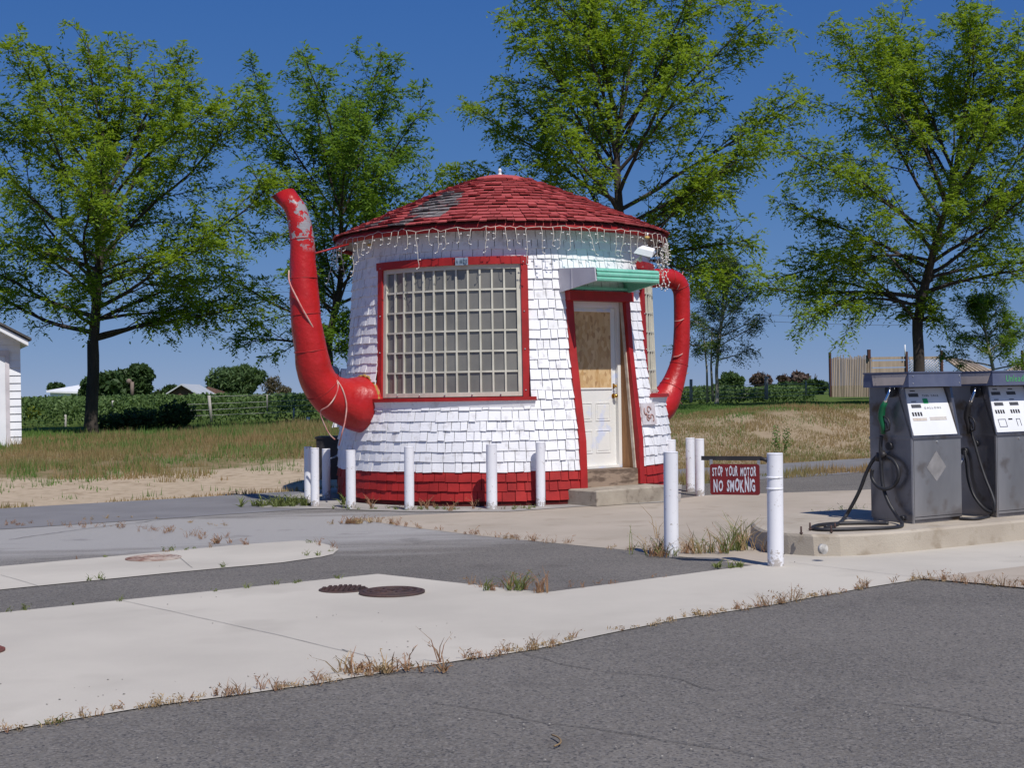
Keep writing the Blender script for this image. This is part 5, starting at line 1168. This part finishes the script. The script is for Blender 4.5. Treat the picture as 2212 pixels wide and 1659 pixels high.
for y0_, y1_ in ((292, 305), (318, 352), (362, 390), (400, 425), (440, 470), (490, 520)): fbox(mb, 1263, y0_, 1484, y1_, Yf, .05)
mb.build('planks', wood_old, fo); mb = MB(); fbox(mb, 1479, 258, 1496, 540, Yf - .1, .13); mb.build('post', post_red, fo)
mb = MB(); a = P(*KR(1474, 285), Yf - .15); mb.tube([a, P(*KR(1473, 215), Yf - .15)], .022, 8); tag(mb.build('white_pole', siding_white, origin=a), 'thin white pole on the plank fence post', 'pole')
fo = empty('lattice_screen', P(*KR(1600, 535), Yf), 'pale lattice screen directly behind the right tree trunk', 'fence'); mb = MB()
for k in range(-10, 20):
    for sgn in (1, -1):
        pts = []
        x0_ = 1498 + k * 18; pa_ = (x0_, 308); pb_ = (x0_ + sgn * 90, 398)
        t0_ = 0; t1_ = 1
        def cl(x_): return min(max(x_, 1497), 1712)
        if sgn == 1: lo_ = max(0, (1497 - x0_) / 90); hi_ = min(1, (1712 - x0_) / 90)
        else: lo_ = max(0, (x0_ - 1712) / 90); hi_ = min(1, (x0_ - 1497) / 90)
        if hi_ - lo_ < .03: continue
        a = P(*KR(x0_ + sgn * 90 * lo_, 308 + 90 * lo_), Yf + (.02 if sgn > 0 else 0)); b_ = P(*KR(x0_ + sgn * 90 * hi_, 308 + 90 * hi_), Yf + (.02 if sgn > 0 else 0)); mb.tube([a, b_], .014, 4)
mb.build('lattice', M('lattice_pale', (.58, .55, .55), (.48, .45, .44), 3), fo)
mb = MB(); fbox(mb, 1497, 290, 1700, 304, Yf, .05); fbox(mb, 1497, 400, 1700, 540, Yf, .05); mb.build('rails', wood_old, fo); mb = MB(); fbox(mb, 1696, 250, 1714, 540, Yf - .1, .13); mb.build('post', post_red, fo)
fo = empty('lean_to', P(*KR(1850, 535), Yf), 'sloping grey pole roof to the right of the lattice', 'shelter'); mb = MB()
for k in range(7):
    a, b_ = P(*KR(1716 + k * 26, 292 + k * 4), Yf + .3 * k), P(*KR(1850 + k * 30, 392), Yf - .6); mb.tube([a, b_], .055, 6)
mb.build('poles', wood_old, fo); mb = MB(); fbox(mb, 1716, 400, 2200, 540, Yf + .2, .05); fbox(mb, 1935, 365, 2010, 400, Yf + .2, .05); mb.build('panel', wood_old, fo)
th = MB(); r5 = random.Random(5); tc = P(*KR(2230, 300), Yf + 1); fo = empty('thatch_shelter', P(*KR(2200, 535), Yf + 1), 'pale thatched mound shaped roof at the far right edge', 'shelter')
for k in range(420):
    a = r5.uniform(-pi, pi); r_ = r5.uniform(.1, 1); R1 = 3.0; pz = lambda q: tc.z - (q ** 1.3) * 1.55; q0_, q1_ = r_, min(1.15, r_ + .25)
    th.tube([(tc.x + .6 + R1 * q0_ * cos(a), tc.y + R1 * q0_ * sin(a), pz(q0_) + .06), (tc.x + .6 + R1 * q1_ * cos(a + .03), tc.y + R1 * q1_ * sin(a + .03), pz(q1_) + .02)], .045, 4)
th.lathe([(0, 0), (.9, -.25), (1.8, -.7), (3.1, -1.55)], (tc.x + .6, tc.y, tc.z), 24); th.build('thatch', M('thatch', (.46, .38, .31), (.32, .26, .21), 5, rough=.95), fo); mb = MB(); fbox(mb, 2200, 250, 2214, 540, Yf - 2.2, .13); mb.build('post', post_red, fo)

def wire_fence(label, Yq, posts, wires, fK, pm):
    a0 = P(*fK(posts[0][0], posts[0][2]), Yq); o = empty('wire_fence', a0, label, 'fence')
    for (x_, yt, yb, r_, lean) in posts: mb = MB(); mb.tube([P(*fK(x_ + lean, yb), Yq), P(*fK(x_, yt), Yq)], r_, 8); mb.build('post', pm, o)
    mb = MB()
    for pts in wires: q = [P(*fK(*c_), Yq) for c_ in pts]; mb.tube(q, .006, 4, cap=False)
    mb.build('wires', M('fence_wire', (.40, .40, .38), rough=.5), o)
grey_post = M('grey_post', (.42, .40, .37), (.3, .28, .26), 8)
wire_fence('wire fence with a pale leaning end post running behind the spout', 43.5, [(1530, 335, 530, .045, 18), (1956, 328, 455, .02, 0), (2152, 425, 545, .025, -4), (2440, 300, 540, .03, 0)],
           [[(1525, 342), (1950, 332), (2560, 310)], [(1330, 402), (1535, 395), (2000, 378), (2560, 355)], [(1340, 446), (1540, 440), (2000, 415), (2560, 395)], [(1350, 485), (1545, 480), (2000, 460), (2560, 440)]], KL, grey_post)
wire_fence('long wire fence with thin pale posts along the vineyard at right', 43.0, [(612, 412, 556, .055, 0), (144, 430, 575, .045, 0), (858, 440, 530, .02, 0), (1003, 450, 530, .02, 0)],
           [[(20, 488), (612, 462), (1003, 458)], [(20, 512), (612, 488), (1003, 482)], [(20, 538), (612, 515), (1003, 505)], [(20, 556), (612, 540), (1003, 522)]], KR, grey_post)
for (x_, y0_, y1_, lab) in ((480, 475, 605, 'short grey stake standing in the vines left of the thick trunk'), (827, 372, 420, 'tiny white stake poking out of the vines right of the thick trunk')):
    mb = MB(); a, b_ = P(*KL(x_, y1_), 43.8), P(*KL(x_ - 1, y0_), 43.8); mb.tube([a, b_], .035, 8); tag(mb.build('stake', grey_post, origin=a), lab, 'stake')
a = P(*KL(0, 0), 40); cc = crop(640, 860, 3.456); mb = MB(); a, b_ = P(*cc(468, 725), 42), P(*cc(467, 655), 42); mb.tube([a, b_], .045, 8); tag(mb.build('stake', siding_white, origin=a), 'short thick white stake in the grass left of the spout elbow', 'stake')
mb = MB(); a, b_ = P(*KL(967, 350), 108), P(*KL(967, 235), 108); mb.tube([a, b_], .14, 8); mb.ball(P(*KL(944, 232), 108), .22, 8); mb.tube([b_, P(*KL(944, 230), 108)], .04, 6); tag(mb.build('yard_light_pole', M('pole_brown', (.2, .15, .12)), origin=a), 'thin distant pole with a small lamp in front of the round tree', 'pole')
pwl = empty('power_line', P(1500, 688, 60), 'faint thin power lines crossing the sky behind the trees', 'power line')
for pts in ([P(1500, 674, 60), P(1850, 688, 60), P(2300, 690, 60)], [P(1500, 688, 60), P(1850, 702, 60), P(2300, 704, 60)], [P(-100, 632, 70), P(560, 616, 70), P(1000, 608, 70)], [P(-100, 648, 70), P(560, 632, 70), P(1000, 624, 70)]):
    mb = MB(); mb.tube(pts, .007, 4, cap=False); mb.build('wire', dark_metal, pwl)

# ------------------------------------------------------------------ weeds in the joints
def weed_arrays(cs_, seed, h, nb, w=.0035, spread=.8, heads=.25):
    """bent two-piece stems fanning out of each point, some with seed heads"""
    rg = np.random.default_rng(seed); Q = []
    for c_, hk in cs_:
        k = max(2, int(rg.poisson(nb))); a = rg.uniform(0, 2 * pi, k); t = rg.uniform(.15, spread, k); L = h * hk * rg.uniform(.4, 1.15, k)
        d = np.stack([np.cos(a) * np.sin(t), np.sin(a) * np.sin(t), np.cos(t)], 1); p0 = np.array(c_) + np.stack([rg.normal(size=k) * .012, rg.normal(size=k) * .012, 0 * a], 1)
        p1 = p0 + d * (L * .55)[:, None]; d2 = d + np.stack([np.cos(a) * .4, np.sin(a) * .4, -.35 + 0 * a], 1); d2 /= np.linalg.norm(d2, axis=1)[:, None]; p2 = p1 + d2 * (L * .5)[:, None]
        s_ = np.stack([np.full(k, 1.0), rg.normal(size=k) * .3, rg.normal(size=k) * .2], 1) * w
        Q.append(np.stack([p0 - s_, p0 + s_, p1 + s_ * .8, p1 - s_ * .8], 1)); Q.append(np.stack([p1 - s_ * .8, p1 + s_ * .8, p2 + s_ * .2, p2 - s_ * .2], 1))
        for j in range(k):
            if rg.random() < heads:
                for m_ in range(4): q = p1[j] + (p2[j] - p1[j]) * rg.uniform(.3, 1.1) + rg.normal(size=3) * .008; e = rg.normal(size=3) * .0065; f_ = np.cross(e, rg.normal(size=3)); f_ *= .003 / (np.linalg.norm(f_) + 1e-6); Q.append(np.array([[q - e, q + f_, q + e, q - f_]]))
    return np.concatenate(Q).reshape(-1, 3)
def along(pts, dens, seed, amp=.04, clump=1.4, off=0):
    r6 = random.Random(seed); out = []; P_ = gp(pts)
    for a, b_ in zip(P_[:-1], P_[1:]):
        L = (b_ - a).length; n_ = int(L * dens)
        for k in range(n_):
            p = a.lerp(b_, r6.random()); nv = noise.noise(p * clump + Vector((seed, 0, 0)))
            if nv < -.02: 
                if r6.random() < .75: continue
            out.append(((p.x + r6.gauss(0, amp), p.y + r6.gauss(0, amp), .012), max(.25, .55 + 1.0 * nv + r6.uniform(-.2, .35))))
    return out
E_front = [Q3(0, 1345), Q3(200, 1308), Q3(900, 1192), Q4(0, 1045), Q4(560, 950), Q4(1300, 838), Q5(0, 662), Q5(600, 572), Q5(1150, 470), Q5(1560, 405)]
E_corner = [Q5(1560, 408), Q5(1900, 433), Q5(2212, 465), (2400, 1300)]
E_mid = [Q4(370, 362), Q4(900, 425), Q4(1400, 478), Q4(2212, 372), Q5(290, 343)]
E_mid2 = [Q3(0, 605), Q3(760, 527), Q3(1750, 430), Q4(370, 362)]
E_tan = [(768, 1123), (890, 1141), (1036, 1159), (1333, 1188), (1431, 1199)]
E_s2 = [Q3(0, 315), Q3(1100, 215), Q3(1840, 155), Q3(2095, 210), Q3(1750, 290), Q3(1100, 350), Q3(0, 460)]
weed_red = leafmat('reddish_weed', (.38, .22, .13), (.28, .20, .09), (.22, .11, .07), .2, 3)
weed_straw = leafmat('straw_weed', (.50, .37, .22), (.36, .26, .14), (.26, .17, .09), .2, 3)
weed_green = leafmat('green_weed', (.20, .22, .07), (.14, .17, .05), (.10, .13, .04), .2, 3)
tag(nmesh('joint_weeds', weed_arrays(along(E_front, 13, 1, .03) + along(E_mid[1:4], 9, 2, .05) + along(E_tan, 10, 3, .04) + along(E_s2, 4, 4, .04) + along(E_corner, 26, 5, .04) + along([(30, 1135), (250, 1140), (480, 1170)], 10, 6, .10, .7), 1, .09, 8, .0017), 4, weed_red), 'small reddish weeds growing along the slab joints', 'weeds', kind='stuff')
tag(nmesh('dry_weed_litter', weed_arrays(along(E_front, 22, 11, .025) + along(E_tan, 7, 12, .04) + along(E_corner, 18, 13, .03) + along([(150, 1128), (300, 1118), (500, 1140)], 6, 16, .12), 2, .042, 8, .0019, 1.3, .3), 4, weed_straw), 'straw coloured dry litter along the slab joints', 'weeds', kind='stuff')
tag(nmesh('green_joint_weeds', weed_arrays(along(E_front[:6], 4, 21, .025) + along(E_s2, 3, 22, .03) + along(E_mid2, 5, 23, .02) + along([(735, 1100), (900, 1103), (1100, 1102), (1230, 1096)], 22, 24, .06), 3, .06, 8, .003, 1.0, .1), 4, weed_green), 'small green weeds growing in the slab joints', 'weeds', kind='stuff')
base_w = []
r7 = random.Random(8)
for (x_, y_) in ((1000, 1400), (1020, 1440), (1450, 1420), (1500, 1440), (1560, 1430), (1750, 1420), (1900, 1440), (840, 1440), (1700, 1460), (1950, 1420)):
    p = G(*K3(x_, y_ + 20)); base_w.append(((p.x, p.y, .012), r7.uniform(.6, 1.3)))
tag(nmesh('foundation_weeds', weed_arrays(base_w, 7, .15, 9, .004, .6, .5), 4, weed_red), 'dry reddish weeds at the foot of the red base', 'weeds', kind='stuff')
def clump(name, label, us, seed, h, nb, mats, w=.004, spread=.7, n_=10, rx=.15, ry=.1, z=.012, heads=.4):
    r8 = random.Random(seed); c0 = G(*us, z); o = empty(name, c0, label, 'weed'); 
    for i, m_ in enumerate(mats):
        cs_ = [((c0.x + r8.gauss(0, rx), c0.y + r8.gauss(0, ry), z), r8.uniform(.5, 1.2)) for _ in range(n_)]
        nmesh('stems', weed_arrays(cs_, seed + i, h, nb, w, spread, heads), 4, m_, o)
clump('weed_clump', 'green spreading weed at the foot of the far left bollards', (618, 1092), 31, .17, 16, [weed_green, weed_green], .007, 1.2, 18, .24, .12, heads=.1)
clump('weed_clump', 'tall grassy weeds between the two near white posts', K5(600, 1230), 32, .24, 6, [weed_green, weed_straw, weed_red], .003, .6, 9, .24, .06)
clump('weed_clump', 'taller green weed against the nose of the island', K5(1060, 1200), 33, .30, 7, [weed_green, weed_straw], .0035, .5, 6, .08, .04)
clump('weed_clump', 'weed tuft around the foot of the stained near post', K5(230, 1260), 34, .17, 7, [weed_green, weed_red], .0035, .6, 7, .08, .05)
clump('weed_clump', 'low green mat of weed on the slab edge before the island nose', K5(960, 1370), 35, .07, 14, [weed_green], .005, 1.3, 7, .08, .04, heads=0)
clump('weed_clump', 'single tall weed with seed heads left of the stained near post', K5(230, 1090), 36, .30, 4, [weed_straw], .003, .35, 1, .01, .01)
clump('weed_clump', 'grey green weed behind the coiled hose', K6(300, 1340), 37, .20, 10, [weed_green, dark_leaf], .004, .8, 9, .13, .08)
clump('weed_clump', 'branching dry weed on the edge of the near asphalt, left of centre', Q4(770, 900), 38, .22, 4, [weed_red], .003, .5, 1, .01, .01)
clump('weed_clump', 'widest dry weed clump on the edge of the near asphalt', Q4(370, 965), 39, .13, 7, [weed_straw, weed_red], .004, 1.1, 7, .14, .02)
clump('weed_clump', 'dry weed clump on the grey asphalt below the tan slab', Q4(1210, 455), 40, .16, 9, [weed_red, weed_green], .0035, .8, 5, .08, .03)
clump('weed_clump', 'thin upright dry weed on the grey asphalt near the joint corner', Q4(1390, 470), 41, .20, 6, [weed_red], .0035, .4, 3, .03, .02)
clump('weed_clump', 'dry weed clump at the left tip of the tan slab', K3(830, 1580), 42, .10, 9, [weed_red, weed_straw], .004, .9, 8, .14, .04)
clump('weed_clump', 'reddish weed by the rounded end of the far concrete strip', Q3(1380, 165), 43, .10, 9, [weed_red], .004, .8, 4, .05, .02)
for k, (x_, y_, lab) in enumerate(((960, 790, 'left of two tall leafy plants on the bank above the sign'), (1010, 760, 'right and fuller of two tall leafy plants on the bank above the sign'))):
    u, v = KR(675 + 65 * k, 925); p = P_on(u, v); o_ = nmesh('leafy_plant', blob(60 + k, (p.x, p.y, p.z + .33), (.09, .09, .36), 190, .026, lw=.4), 4, green_g, origin=p); tag(o_, lab, 'plant')
# little stones and twig
mb = MB(); r9 = random.Random(6)
for k in range(900):
    u = r9.uniform(0, 2212); v = r9.uniform(1130, 1655); p = G(u, v, .012)
    if noise.noise(p * .9) < .12 or r9.random() < .4: continue
    s_ = r9.uniform(.0025, .006); mb.ball((p.x, p.y, .012 + s_ * .3), s_, 5, sc=(1.3, 1, .6))
tag(mb.build('gravel_bits', M('pebble', (.45, .42, .38), (.38, .35, .32), 30, island=.95)), 'scattered tiny stones on the paving', 'gravel', kind='stuff')
q = [G(*Q4(1445, 1350), .02), G(*Q4(1490, 1370), .025), G(*Q4(1500, 1400), .02), G(*Q4(1460, 1422), .015)]; mb = MB(); mb.tube(smooth_path(q, [1] * 4, 4)[0], .004, 5)
tag(mb.build('twig', weed_straw, origin=q[0]), 'small curved straw coloured twig lying on the near asphalt', 'twig')
